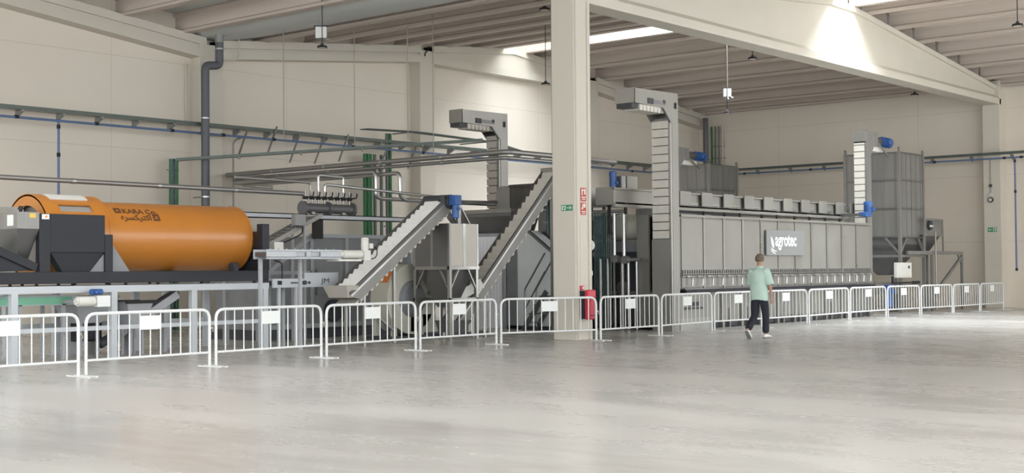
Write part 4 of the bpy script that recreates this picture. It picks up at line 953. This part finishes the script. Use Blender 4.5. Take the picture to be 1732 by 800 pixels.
air_line('blue air pipe dropping at the right edge beside the far wall column', [(48.3, q.y, 5.43), (48.3, q.y, 1.35)], [(48.3, q.y, 5.3), (48.3, q.y, 4.2), (48.3, q.y, 1.4)], [V((0, 0, 1))])
# rainwater downpipes in the valleys
DPY = 29.76
dq, dt_ = at(347, 109, Y=DPY), at(371, 109, Y=DPY); dtop = at(371, 66, Y=DPY)
for lb, near in (('grey rainwater downpipe with offset bend on the left wall pilaster', 1), ('grey rainwater downpipe in the far corner behind the tall elevator', 0)):
    x, y = (dq.x, DPY) if near else (48.55, 30.0)
    t = thing('rainwater_pipe', lb, 'downpipe', (x, y, 0), 'rainwater downpipes')
    pts = [(x, y, 0), (x, y, dq.z-.03), (dt_.x, y, dq.z+.02), (dt_.x, y, dtop.z)] if near else [(x, y, 0), (x, y, 7.9)]
    G().tube(pts, .115, .14, 18).build('tube', 'pvc', t)
    G().cyl((x, y, 0), (x, y, .06), .15, n=18).build('floor_shoe', 'pvc', t)
    for z in (1.6, 3.6, 5.75): G().cyl((x, y, z-.02), (x, y, z+.02), .125, n=18).build('pipe_clamp', 'pipe', t)
    for z in (1.6, 3.6): G().box(x-.02, x+.02, y, PY-.005 if near else WY-.01, z-.02, z+.02).build('wall_bracket', 'tray', t)
    if near:
        G().cyl((dt_.x, y, dtop.z-.30), (dt_.x, y, dtop.z-.26), .125, n=18).build('pipe_clamp', 'pipe', t)
        G().cyl((dt_.x, y, dtop.z-.1), (dt_.x, y, zb(dt_.x)+.1), .12, n=18).build('outlet_collar', 'tray', t)
# struts under the wall tray
st = thing('tray_struts', 'row of dark sloping struts under the wall cable tray above the manifold', 'struts', (27, 30.3, 4.5))
for px_, py_ in ((402, 268), (452, 262), (490, 275), (532, 277), (573, 273), (640, 290), (690, 285)):
    q = at(px_, py_, Y=PY); G().bar((q.x, PY, q.z), (q.x+.02, PY-.42, q.z+.80), .04, .04).build('strut', 'pipe_dk', st)
# green cable drops and the diagonal tray
def cable_drop(label, x, w_, z0, z1, n, y=30.2, m='green', mm='traydk'):
    t = thing('cable_drop', label, 'cables', (x, y, z0), 'upright cable bundles')
    for k in range(n): G().tube([(x-w_/2+w_*(k+.5)/n, y-.03*(k % 2), z0), (x-w_/2+w_*(k+.5)/n, y-.03*(k % 2), z1)], w_/n*.48, 0, 8).build('cable', m if k % 3 else mm, t)
    for z in (z0+.3, (z0+z1)/2, z1-.3): G().box(x-w_/2-.03, x+w_/2+.03, y-.02, y+.08, z-.02, z+.02).build('rung', 'tray', t)
    return t
cable_drop('green and teal cable bundle dropping down the wall above the drum', 21.72, .28, 0, 4.62, 4, 30.2, 'teal', 'green')
cable_drop('wide bright green cable bundle on the left wall behind the stepped conveyor', at(622, 320, Y=30.2).x, .36, 0, 5.2, 3, 30.2, 'green', 'green')
cable_drop('narrow green cable bundle right of the wide green one on the wall', at(657, 320, Y=30.2).x, .22, 0, 5.9, 2, 30.2, 'green', 'traydk')
for lb, px_ in (('left thin grey conduit between the two green cable bundles', 634), ('right thin grey conduit between the two green cable bundles', 645)):
    q = at(px_, 320, Y=30.2); tag(G().tube([(q.x, 30.2, 0), (q.x, 30.2, 5.2)], .05, 0, 8).build('conduit', 'traydk'), lb, 'conduit', 'thin conduits')
q = at(932, 310, X=26.98)
cable_drop('teal cable bundle beside the inner column, under the head of the steep conveyor', 26.98, .40, 2.45, at(932, 288, X=26.98).z, 5, q.y, 'teal', 'teal')
dt = thing('cable_tray', 'green cable tray running diagonally from the wall to the far elevator', 'cable tray', (21.75, 30.05, 4.55))
pa_, pb_ = V((21.72, 30.05, 4.56)), V((27.80, 24.40, 5.12)); dd = (pb_-pa_).normalized(); sd = dd.cross(V((0, 0, 1))).normalized()
G().bar(pa_, pb_, .26, .012).build('tray_floor', 'tray', dt)
for s in (-.13, .13): G().bar(pa_+sd*s+V((0, 0, .03)), pb_+sd*s+V((0, 0, .03)), .014, .07).build('tray_side', 'traydk', dt)
for s in (-.08, 0, .08): G().tube([pa_+sd*s+V((0, 0, .04)), pb_+sd*s+V((0, 0, .04))], .03, 0, 8).build('cable', 'green' if s else 'traydk', dt)
for k in range(4):
    c = pa_+(pb_-pa_)*(.2+.2*k); G().bar(c-sd*.16-V((0, 0, .03)), c+sd*.16-V((0, 0, .03)), .04, .04).build('hanger_bar', 'tray', dt)
dt2 = thing('cable_tray', 'pale wire cable tray curving off the wall above the green bundles', 'cable tray', (29.0, 29.6, 5.8))
p3 = [V((28.7, 30.1, 5.95)), V((30.2, 29.4, 5.92)), V((33.4, 29.0, 5.80)), V((36.5, 29.9, 5.64))]
for s in (-.15, -.05, .05, .15): G().tube([p+V((0, s, 0)) for p in p3], .018, .5, 6).build('wire', 'traydk', dt2)
g = G()
for i in range(3):
    for k in range(6):
        c = p3[i]+(p3[i+1]-p3[i])*((k+.5)/6); g.bar(c-V((0, .17, 0)), c+V((0, .17, 0)), .012, .012)
g.build('cross_wires', 'tray', dt2)
for p in (p3[1], p3[2]): G().bar(p+V((0, 0, 0)), (p.x, PY+.02, p.z), .04, .04).build('wall_arm', 'tray', dt2)
# cable ladder on the far wall corner
fl = thing('cable_ladder', 'small green cable ladder high on the far wall by the corner', 'cable ladder', (49.1, 29.2, 4))
qa, qb = at(1204, 250, X=49.05), at(1222, 250, X=49.05)
for k in range(4):
    y = qa.y+(qb.y-qa.y)*k/3; G().tube([(49.05, y, 3.9), (49.05, y, at(1210, 214, X=49.05).z)], .045 if k == 0 else .03, 0, 8).build('cable', 'green' if k == 0 else 'traydk' if k < 3 else 'purlin', fl)
for k in range(6): z = 4.2+.5*k; G().box(49.05, 49.195, qb.y-.05, qa.y+.05, z, z+.03).build('rung', 'tray', fl)
# conduit drop lines on walls
cw = tag(G().tube([at(404, 232, Y=PY)-V((0, .3, 0)), at(396, 236, Y=PY)-V((0, .1, 0)), V((at(394, 300, Y=PY).x, PY-.02, 5.2)), V((at(394, 300, Y=PY).x, PY-.02, 1.2))], .025, .1, 8).build('conduit', 'tray'), 'thin grey conduit down the wall just right of the downpipe', 'conduit')
q = at(313, 160, Y=WY); tag(G().tube([(q.x, WY-.03, 7.35), (q.x, WY-.03, 5.7)], .03, 0, 8).build('conduit', 'beam'), 'pale conduit on the left wall just left of the downpipe', 'conduit')
cb2 = tag(G().tube([at(404, 62, Y=30.15), at(405, 88, Y=30.15), at(404, 101, Y=30.15), at(392, 102, Y=30.15), at(376, 101, Y=30.15)], .022, .15, 8).build('bent_cable', 'beam'), 'thin pale cable bent against the gable girder beside the downpipe', 'cable')
tag(G().tube([at(724, 78, Y=30.26), at(725, 84, Y=30.26), at(719, 90, Y=30.26), at(719, 95, Y=30.26)], .02, .1, 8).build('cable_end', 'rubber'), 'short black cable end on the gable girder above the pilaster', 'cable')
# hanging wires
for lb, px_, y0_, y1_, D_ in (('hanging wire over the manifold, first from the left', 480, 70, 236, 36), ('hanging wire left of the wide green cables', 600, 70, 246, 36.5), ('thin hanging wire before the left wall pilaster', 690, 40, 236, 36.0), ('hanging wire with chain against the wall pilaster', 733, 30, 262, 36.5), ('hanging wire left of the inner column', 934, 40, 262, 36.5)):
    b = at(px_, y1_, D=D_); x_, y_ = b.x, b.y; zc_ = zb(x_)+.55
    tag(G().tube([(x_, y_, b.z), (x_, y_, zc_)], .011, 0, 6).build('hanging_wire', 'wire'), lb, 'wire', 'wires hanging from the roof')
# ------------------------------------------------------------------ lamps (switched off discs) hanging from the roof
def lamp(label, px_, py_, D_, r=.15):
    b = at(px_, py_, D=D_); t = thing('pendant_lamp', label, 'lamp', b, 'black disc lamps under the roof')
    g = G(); g.cyl(b, b+V((0, 0, .05)), r, r*.9, n=24); g.build('lamp_disc', 'black', t)
    g = G(); g.cyl(b+V((0, 0, .05)), b+V((0, 0, .12)), r*.45, r*.2, n=16); g.build('driver_housing', 'dark', t)
    G().cyl(b-V((0, 0, .006)), b, r*.75, n=24).build('lens', 'purlin', t)
    zt3 = zb(b.x)+.55
    G().tube([b+V((0, 0, .1)), (b.x, b.y, zt3)], .012, 0, 6).build('hanging_rod', 'black', t)
lamp('black disc lamp under the white box near the left downpipe', 545, 81, 33, .13)
lamp('black disc lamp at the top left of the inner column', 921, 17, 36, .15)
lamp('black disc lamp on a long rod before the gable girder left of the column', 923, 143, 41, .14)
lamp('black disc lamp under the purlins above the tall elevator', 1273, 100, 37, .13)
lamp('black disc lamp on a rod below the white box near the far corner', 1230, 192, 41, .12)
lamp('small black disc lamp by the far wall top below the big roof beam', 1547, 161, 47, .14)
lamp('black disc lamp at the top right corner of the photo', 1721, 44, 33, .14)
def router(label, px_, py_, D_, s):
    b = at(px_, py_, D=D_); t = thing('wireless_box', label, 'box', b, 'white boxes hung under the roof')
    g = G(); g.bar(b-CR*s*.5, b+CR*s*.5, s*.4, s*1.05); g.build('box_body', 'signwhite', t, .01)
    g = G(); g.bar(b-CR*s*.65+V((0, 0, s*.58)), b+CR*s*.65+V((0, 0, s*.58)), .05, .04); g.build('bracket_bar', 'dark', t)
    G().tube([b+V((0, 0, s*.5)), (b.x, b.y, zb(b.x)+.55)], .02, 0, 6).build('hanging_rod', 'wire', t)
    g = G(); g.cyl(b-V((0, 0, s*.55)), b-V((0, 0, s*.85)), s*.2, s*.3, n=14); g.cyl(b+CR*s*.45-V((0, 0, s*.6)), b+CR*s*.75-V((0, 0, s*.65)), s*.12, n=10); g.build('sensor_head', 'steel', t)
router('white box with sensor hung under the roof near the left downpipe', 543, 55, 33.2, .27)
router('small white box with sensor hung near the far corner, lamp below', 1230, 157, 41.3, .24)

# ================================================================== THINGS ON THE INNER COLUMN
def sign_quad(name, label, q0, q1, plane, m, thick=.006, **kw):
    a, b = at(*q0, **plane), at(*q1, **plane)
    if 'X' in plane: g = G().box(plane['X']-thick, plane['X'], min(a.y, b.y), max(a.y, b.y), min(a.z, b.z), max(a.z, b.z))
    else: g = G().box(min(a.x, b.x), max(a.x, b.x), plane['Y']-thick, plane['Y'], min(a.z, b.z), max(a.z, b.z))
    o = tag(g.build(name, m), label, 'sign'); ROOT[o.name] = V(o.location); return o, a, b
def exit_marks(o, xface, ya, yb, za, zb_, flip=False):
    """running figure in a doorway and an arrow on a sign that faces -X; ya = left side in the photo (larger Y)"""
    W, H = ya-yb, zb_-za
    def P(u, v): 
        if flip: u = 1-u
        return (xface-.006, ya-u*W, za+v*H)
    def poly(pts, m='signwhite', nm='sign_mark', d=-.004):
        G().prism([P(u, v) for u, v in pts], (d, 0, 0)).build(nm, m, o)
    poly([(.06, .14), (.40, .14), (.40, .86), (.06, .86)], nm='door_mark')
    poly([(.17, .14), (.23, .14), (.27, .42), (.34, .30), (.37, .36), (.28, .56), (.34, .62), (.31, .68), (.22, .64), (.13, .52), (.16, .47), (.20, .50)], 'signgreen', 'running_figure', -.008)
    poly([(.25+.045*math.cos(a), .76+.075*math.sin(a)) for a in [i*math.pi/5 for i in range(10)]], 'signgreen', 'running_figure', -.008)
    poly([(.50, .43), (.72, .43), (.72, .57), (.50, .57)], nm='arrow'); poly([(.70, .22), (.78, .22), (.94, .50), (.78, .78), (.70, .78), (.82, .50)], nm='arrow')
o, a, b = sign_quad('exit_sign', 'green exit sign with arrow on the inner column', (949.5, 357), (968.5, 346), dict(X=23.037), 'signgreen')
exit_marks(o, 23.037, max(a.y, b.y), min(a.y, b.y), min(a.z, b.z), max(a.z, b.z))
for nm, lb, y0_, y1_, kind in (('fire_sign', 'upper red fire hose sign on the inner column', 318, 340, 0), ('fire_sign', 'lower red fire alarm sign on the inner column', 343, 363, 1)):
    o, a, b = sign_quad(nm, lb, (982, y1_), (991, y0_), dict(Y=17.555), 'signred')
    x0_, x1_, z0_, z1_ = min(a.x, b.x), max(a.x, b.x), min(a.z, b.z), max(a.z, b.z); W, H = x1_-x0_, z1_-z0_
    def q_(u0, u1, v0, v1): G().box(x0_+u0*W, x0_+u1*W, 17.545, 17.549, z0_+v0*H, z0_+v1*H).build('sign_mark', 'signwhite', o)
    if kind == 0:
        q_(.15, .30, .45, .92); q_(.30, .55, .78, .86); q_(.62, .85, .5, .92); q_(.12, .88, .26, .33); q_(.2, .8, .12, .18)
    else:
        q_(.5, .85, .60, .92); q_(.15, .42, .45, .60); q_(.30, .42, .60, .88); q_(.12, .88, .24, .30); q_(.2, .8, .1, .16)
cp = thing('call_point', 'small red fire call point with conduit on the inner column', 'alarm', at(983, 487, Y=17.52))
q = at(983, 487, Y=17.52); G().box(q.x-.05, q.x+.05, 17.47, 17.56, q.z-.05, q.z+.05).build('button_box', 'red', cp, .006)
G().box(q.x-.02, q.x+.03, 17.462, 17.47, q.z-.025, q.z+.025).build('button', 'signwhite', cp)
G().tube([(q.x, 17.53, q.z+.05), (q.x, 17.53, q.z+1.45)], .012, 0, 6).build('conduit', 'cream', cp)
fe = thing('extinguisher_cabinet', 'red and black fire extinguisher cabinet on the inner column', 'extinguisher box', at(1000, 540, Y=17.3))
qa, qb = at(996, 541, Y=17.28), at(1008.5, 490, Y=17.28)
G().box(qa.x, qb.x, 17.28, 17.40, qa.z, qb.z).build('cover', 'red', fe, .03); G().box(qa.x, qb.x-.02, 17.40, 17.56, qa.z+.02, qb.z-.02).build('back_box', 'black', fe, .008)
G().box(qa.x+.05, qb.x-.05, 17.272, 17.285, qa.z+.08, qa.z+.1).build('cover_latch', 'black', fe)
sn = thing('alarm_siren', 'white rounded alarm siren on the right side of the inner column', 'siren', at(999, 428, Y=17.62))
q = at(999, 415, Y=17.62); G().cyl((23.60, 17.66, q.z), (23.72, 17.66, q.z), .15, .12, n=28).build('siren_body', 'plastic', sn); G().cyl((23.72, 17.66, q.z), (23.76, 17.66, q.z), .12, .06, n=28).build('siren_dome', 'plastic', sn)
q = at(998, 462, Y=17.60); ub = thing('junction_box', 'tiny white junction box on the inner column below the siren', 'box', (23.63, 17.6, q.z-.05))
G().box(23.60, 23.68, 17.57, 17.66, q.z-.05, q.z+.05).build('box_body', 'plastic', ub, .006); G().tube([(23.64, 17.61, q.z-.05), (23.62, 17.61, 1.0)], .01, 0, 6).build('cable', 'plastic', ub)
o, a, b = sign_quad('exit_sign', 'green exit sign on the far wall column', (1671, 392.5), (1686, 384.5), dict(X=48.575), 'signgreen')
exit_marks(o, 48.575, max(a.y, b.y), min(a.y, b.y), min(a.z, b.z), max(a.z, b.z), True)
q = at(1676, 338, X=48.57); fa = thing('alarm_bell', 'small round alarm bell with conduit on the far wall column', 'alarm', q)
G().cyl((48.58, q.y, q.z), (48.50, q.y, q.z), .10, n=20).build('bell', 'dark', fa); G().cyl((48.50, q.y, q.z), (48.49, q.y, q.z), .06, n=20).build('bell_face', 'plastic', fa)
G().box(48.52, 48.58, q.y-.08, q.y+.06, q.z+.13, q.z+.24).build('box', 'plastic', fa, .006); G().tube([(48.56, q.y, q.z+.24), (48.56, q.y, 5.4)], .014, 0, 6).build('conduit', 'tray', fa)
tag(G().box(48.53, 48.58, q.y-.05, q.y+.05, at(1676, 314, X=48.55).z-.05, at(1676, 314, X=48.55).z+.05).build('push_button_box', 'dark'), 'tiny dark box above the alarm bell on the far column', 'box')

# ================================================================== THE WALKING MAN (facing +X, seen from behind on his right side)
pq = at(1290, 572, Z=0); PO = V((pq.x-.12, pq.y, 0)); PS = 1.86/1.80; PROT = math.radians(0)
man = thing('person', 'man in mint shirt and dark trousers walking along the barriers', 'person', PO)
def W(p): 
    x, y, z = p; return PO+V((x, y, z))*PS
def skin(name, verts, edges, radii, m, root=0, sub=2):
    me = bpy.data.meshes.new(name); off = ROOT[man.name]
    me.from_pydata([tuple(W(v)-off) for v in verts], edges, [])
    o = bpy.data.objects.new(name, me); COL.objects.link(o)
    sk = o.modifiers.new('skin', 'SKIN'); sk.use_smooth_shade = True; sk.branch_smoothing = .35
    d = me.skin_vertices[0].data if me.skin_vertices else me.attributes.new('skin', 'FLOAT', 'POINT')
    for i, r in enumerate(radii):
        r = r if isinstance(r, tuple) else (r, r); d[i].radius = (r[0]*PS, r[1]*PS); d[i].use_root = i == root
    ss = o.modifiers.new('sub', 'SUBSURF'); ss.levels = sub; ss.render_levels = sub
    nm = bpy.data.meshes.new_from_object(o.evaluated_get(bpy.context.evaluated_depsgraph_get()))
    o.modifiers.clear(); o.data = nm; bpy.data.meshes.remove(me); nm.name = name
    nm.materials.clear(); nm.materials.append(M[m]); nm.shade_smooth()
    o.parent = man; ROOT[o.name] = off
    return o
def chain(V_, E_, R_, start, pts, rs):
    """append a chain of joints starting from vertex index start; returns last index"""
    prev = start
    for p, r in zip(pts, rs):
        V_.append(p); R_.append(r); k = len(V_)-1
        if prev is not None: E_.append((prev, k))
        prev = k
    return prev
# joints: x forward, y left (-y is his right side, towards the camera), z up
pel, sp1, sp2, chest, neck0, neck1 = (-.01, 0, .93), (0, 0, 1.06), (.0, 0, 1.20), (.0, 0, 1.36), (.015, 0, 1.49), (.03, 0, 1.545)
rh, lh = (0.0, -.095, .90), (0, .095, .90)
rk, ra = (.03, -.10, .49), (-.01, -.10, .085)                  # right leg planted in front
rk, ra = (.10, -.09, .50), (.10, -.085, .09)
lk, la = (-.04, .095, .47), (-.34, .10, .19)                   # left leg behind, heel lifted
Vs, Es, Rs = [pel], [], [(.12, .10)]
k = chain(Vs, Es, Rs, 0, [sp1, sp2, chest], [(.13, .10), (.14, .105), (.15, .105)]); ch_i = k
k = chain(Vs, Es, Rs, ch_i, [neck0, neck1, (.04, 0, 1.60), (.052, 0, 1.68), (.05, 0, 1.745)], [.062, .058, (.066, .072), (.082, .094), (.060, .070)])
hd_i = k-1
def arm(side, sh, el, wr, hand, fingers):
    k = chain(Vs, Es, Rs, ch_i, [sh, tuple((a*.5+b*.5) for a, b in zip(sh, el)), el, tuple((a*.55+b*.45) for a, b in zip(el, wr)), wr, hand], [.050, .05, .042, .04, .027, (.040, .022)])
    return k
rsh, rel, rwr, rpalm = (.0, -.185, 1.43), (.0, -.25, 1.14), (.085, -.235, .895), (.10, -.232, .835)
lsh, lel, lwr, lpalm = (.0, .185, 1.43), (.06, .215, 1.14), (.22, .19, .93), (.255, .185, .88)
ri = arm(-1, rsh, rel, rwr, rpalm, 0); li = arm(1, lsh, lel, lwr, lpalm, 0)
def fingers(base_i, palm, fwd, side):
    fx = V((1, 0, 0)) if abs(fwd) else V((1, 0, 0))
    for q_, (ox, ln) in enumerate(((.030, .072), (.011, .080), (-.009, .074), (-.028, .058))):
        b0 = V(palm)+V((ox, 0, -.03)); p1 = b0+V((.008, side*.004, -ln*.5)); p2 = p1+V((.004-.004*q_, side*.014, -ln*.45))
        chain(Vs, Es, Rs, base_i, [tuple(b0), tuple(p1), tuple(p2)], [.0105, .0092, .0078])
    t0 = V(palm)+V((.038, side*.006, .012)); t1 = t0+V((.018, side*.012, -.035)); t2 = t1+V((.006, side*.010, -.032))
    chain(Vs, Es, Rs, base_i, [tuple(t0), tuple(t1), tuple(t2)], [.012, .011, .009])
fingers(ri, rpalm, 1, 1); fingers(li, lpalm, 1, -1)
for h, k_, a_, toe in ((rh, rk, ra, (.21, -.085, .035)), (lh, lk, la, (-.245, .10, .045))):
    chain(Vs, Es, Rs, 0, [h, tuple((p+q_)/2 for p, q_ in zip(h, k_)), k_, tuple(p*.6+q_*.4 for p, q_ in zip(k_, a_)), a_, toe], [.085, .078, .056, .055, .036, (.036, .026)])
body = skin('body', Vs, Es, Rs, 'skin', 0)
# face details joined to the body mesh: nose, brow/eyes, mouth, ears
hc = W((.055, 0, 1.665)); off = ROOT[man.name]
bmh = bmesh.new(); bmh.from_mesh(body.data)
def blob(c, r, s, seg=10):
    g_ = bmesh.ops.create_uvsphere(bmh, u_segments=seg, v_segments=seg-2, radius=r)
    for v in g_['verts']: v.co = V((v.co.x*s[0], v.co.y*s[1], v.co.z*s[2]))+W(c)-off
blob((.145, 0, 1.655), .016, (1.2, .8, 1.5)); blob((.128, 0, 1.615), .022, (.5, 1.2, .4))
blob((.05, -.088, 1.66), .028, (.75, .35, 1.15)); blob((.05, .088, 1.66), .028, (.75, .35, 1.15))
for s in (-1, 1): blob((.128, s*.030, 1.68), .011, (.6, 1.2, .8))
blob((.10, 0, 1.59), .03, (.9, 1., .7))
bmh.to_mesh(body.data); bmh.free(); body.data.shade_smooth()
# hair: cap over crown and back of the head
g_ = bmesh.new(); bmesh.ops.create_uvsphere(g_, u_segments=32, v_segments=20, radius=1)
for v in list(g_.verts):
    x, y, z = v.co
    if (x > .28 and z < .45+.3*x) or z < -.55 or (x > -.05 and z < -.12): g_.verts.remove(v)
for v in g_.verts: v.co = W((.042+v.co.x*.104, v.co.y*.092, 1.678+v.co.z*.110))-off
hm = bpy.data.meshes.new('hair'); g_.to_mesh(hm); g_.free(); hm.materials.append(M['hair']); hm.shade_smooth()
hr = bpy.data.objects.new('hair', hm); COL.objects.link(hr); hr.parent = man; ROOT[hr.name] = off
sm_ = hr.modifiers.new('thick', 'SOLIDIFY'); sm_.thickness = .014; sm_.offset = 0
# shirt: loose torso hanging below the waist, short sleeves, collar
sv = [(.0, 0, .80), (-.008, 0, .92), (-.012, 0, 1.10), (-.01, 0, 1.22), (-.005, 0, 1.34), (.0, 0, 1.43), (.012, 0, 1.50)]
sr_ = [(.148, .188), (.152, .194), (.150, .198), (.150, .20), (.145, .208), (.118, .188), (.07, .08)]
def loft(name, secs, m, seg=40, close_top=False, rough_=.006):
    """cloth built from stacked elliptical sections (centre, rx, ry)"""
    vs_, fs = [], []; n = len(secs)
    for j, (c, rx, ry) in enumerate(secs):
        for i in range(seg):
            a = 2*math.pi*i/seg; w_ = 1+rough_*math.sin(5*a+j*1.3)*4*(1-j/n)
            vs_.append(tuple(W((c[0]+rx*math.cos(a)*w_, c[1]+ry*math.sin(a)*w_, c[2]+(.012*math.cos(2*a) if j == 0 else 0)))-off))
    for j in range(n-1):
        for i in range(seg): fs.append((j*seg+i, j*seg+(i+1) % seg, (j+1)*seg+(i+1) % seg, (j+1)*seg+i))
    return vs_, fs
vs_, fs = loft('shirt', [(c, r[0], r[1]) for c, r in zip(sv, sr_)], 'shirt')
def sleeve(p, q, r0, r1, r2):
    p, q = V(p), V(q); d = (q-p).normalized(); u = V((1, 0, 0)); a = d.cross(u).normalized(); b = d.cross(a); out = []
    secs = [(p+(q-p)*t, r) for t, r in ((-.12, r0*.7), (.05, r0), (.35, r0*.98), (.7, r1), (1, r2))]
    k0 = len(vs_); n = 20
    for c, r in secs:
        for i in range(n):
            an = 2*math.pi*i/n; vs_.append(tuple(W(c+a*math.cos(an)*r+b*math.sin(an)*r)-off))
    for j in range(len(secs)-1):
        for i in range(n): fs.append((k0+j*n+i, k0+j*n+(i+1) % n, k0+(j+1)*n+(i+1) % n, k0+(j+1)*n+i))
    fs.append(tuple(k0+i for i in range(n))[::-1])
sleeve((.0, -.150, 1.43), (.0, -.262, 1.12), .098, .09, .092); sleeve((.0, .150, 1.43), (.06, .235, 1.13), .098, .09, .092)
smh = bpy.data.meshes.new('shirt'); smh.from_pydata(vs_, [], fs); smh.materials.append(M['shirt'])
so = bpy.data.objects.new('shirt', smh); COL.objects.link(so)
for mt_ in (('rem', 'REMESH'), ):
    pass
md = so.modifiers.new('thick', 'SOLIDIFY'); md.thickness = .012; md.offset = -1
md = so.modifiers.new('rem', 'REMESH'); md.mode = 'VOXEL'; md.voxel_size = .011
md = so.modifiers.new('smooth', 'SMOOTH'); md.iterations = 6; md.factor = .6
nm = bpy.data.meshes.new_from_object(so.evaluated_get(bpy.context.evaluated_depsgraph_get())); so.modifiers.clear(); so.data = nm; nm.name = 'shirt'
nm.materials.clear(); nm.materials.append(M['shirt']); nm.shade_smooth(); so.parent = man; ROOT[so.name] = off
# collar
vs_, fs = loft('collar', [((.012, 0, 1.485), .078, .080), ((.018, 0, 1.53), .072, .074)], 'shirt', 30, rough_=0)
cm_ = bpy.data.meshes.new('collar'); cm_.from_pydata(vs_, [], fs); cm_.materials.append(M['shirt']); cm_.shade_smooth()
co_ = bpy.data.objects.new('collar', cm_); COL.objects.link(co_); co_.parent = man; ROOT[co_.name] = off
md = co_.modifiers.new('thick', 'SOLIDIFY'); md.thickness = .012
# trousers
Vt, Et, Rt = [(-.01, 0, .97)], [], [(.135, .155)]
k = chain(Vt, Et, Rt, 0, [(-.012, 0, .88)], [(.14, .16)])
for h, k_, a_ in ((rh, rk, ra), (lh, lk, la)):
    m1 = tuple((p+q_)/2 for p, q_ in zip(h, k_)); m2 = tuple(p*.5+q_*.5 for p, q_ in zip(k_, a_)); ae = tuple(p*.02+q_*.98 for p, q_ in zip(k_, a_))
    chain(Vt, Et, Rt, 1, [tuple(p*.75+q_*.25 for p, q_ in zip(h, k_)), m1, k_, m2, ae], [.108, .100, .082, .078, .080])
tr = skin('trousers', Vt, Et, Rt, 'trousers', 0)
# shoes
def shoe(heel, toe, name='shoe'):
    h, t_ = V(heel), V(toe); d = (t_-h); L_ = d.length; d.normalize(); s = V((0, 1, 0)); u = d.cross(s)*-1
    if u.z < 0: u = -u
    prof = [(-.035, .034, .075), (.03, .041, .088), (.09, .041, .082), (.15, .046, .062), (.21, .047, .045), (.255, .034, .032)]
    vs_, fs = [], []; n = 14
    for x, wd, ht in prof:
        for i in range(n):
            a = 2*math.pi*i/n; yy = wd*math.cos(a); zz = max(-.012, ht*(.5+.5*math.sin(a)))+.012
            p = h+d*x+s*yy+u*zz; vs_.append(tuple(W(p)-off))
    for j in range(len(prof)-1):
        for i in range(n): fs.append((j*n+i, j*n+(i+1) % n, (j+1)*n+(i+1) % n, (j+1)*n+i))
    fs += [tuple(range(n)), tuple(range((len(prof)-1)*n, len(prof)*n))[::-1]]
    me = bpy.data.meshes.new(name); me.from_pydata(vs_, [], fs)
    b = bmesh.new(); b.from_mesh(me); bmesh.ops.recalc_face_normals(b, faces=b.faces); b.to_mesh(me); b.free()
    me.materials.append(M['shoe']); me.shade_smooth()
    o = bpy.data.objects.new(name, me); COL.objects.link(o); o.parent = man; ROOT[o.name] = off
    md = o.modifiers.new('sub', 'SUBSURF'); md.levels = 1; md.render_levels = 1
    vs2, fs2 = [], []
    for x, wd, ht in prof:
        for yy, zz in ((-wd*1.03, 0), (wd*1.03, 0), (wd*1.03, .022), (-wd*1.03, .022)): vs2.append(tuple(W(h+d*x+s*yy+u*zz)-off))
    for j in range(len(prof)-1):
        for i in range(4): fs2.append((j*4+i, j*4+(i+1) % 4, (j+1)*4+(i+1) % 4, (j+1)*4+i))
    fs2 += [(0, 1, 2, 3), tuple((len(prof)-1)*4+i for i in (3, 2, 1, 0))]
    m2_ = bpy.data.meshes.new('sole'); m2_.from_pydata(vs2, [], fs2)
    b = bmesh.new(); b.from_mesh(m2_); bmesh.ops.recalc_face_normals(b, faces=b.faces); b.to_mesh(m2_); b.free()
    m2_.materials.append(M['sole']); o2 = bpy.data.objects.new('sole', m2_); COL.objects.link(o2); o2.parent = o; ROOT[o2.name] = off
shoe((.055, -.085, .002), (.315, -.085, .002)); shoe((-.375, .10, .135), (-.215, .10, .012-.06))
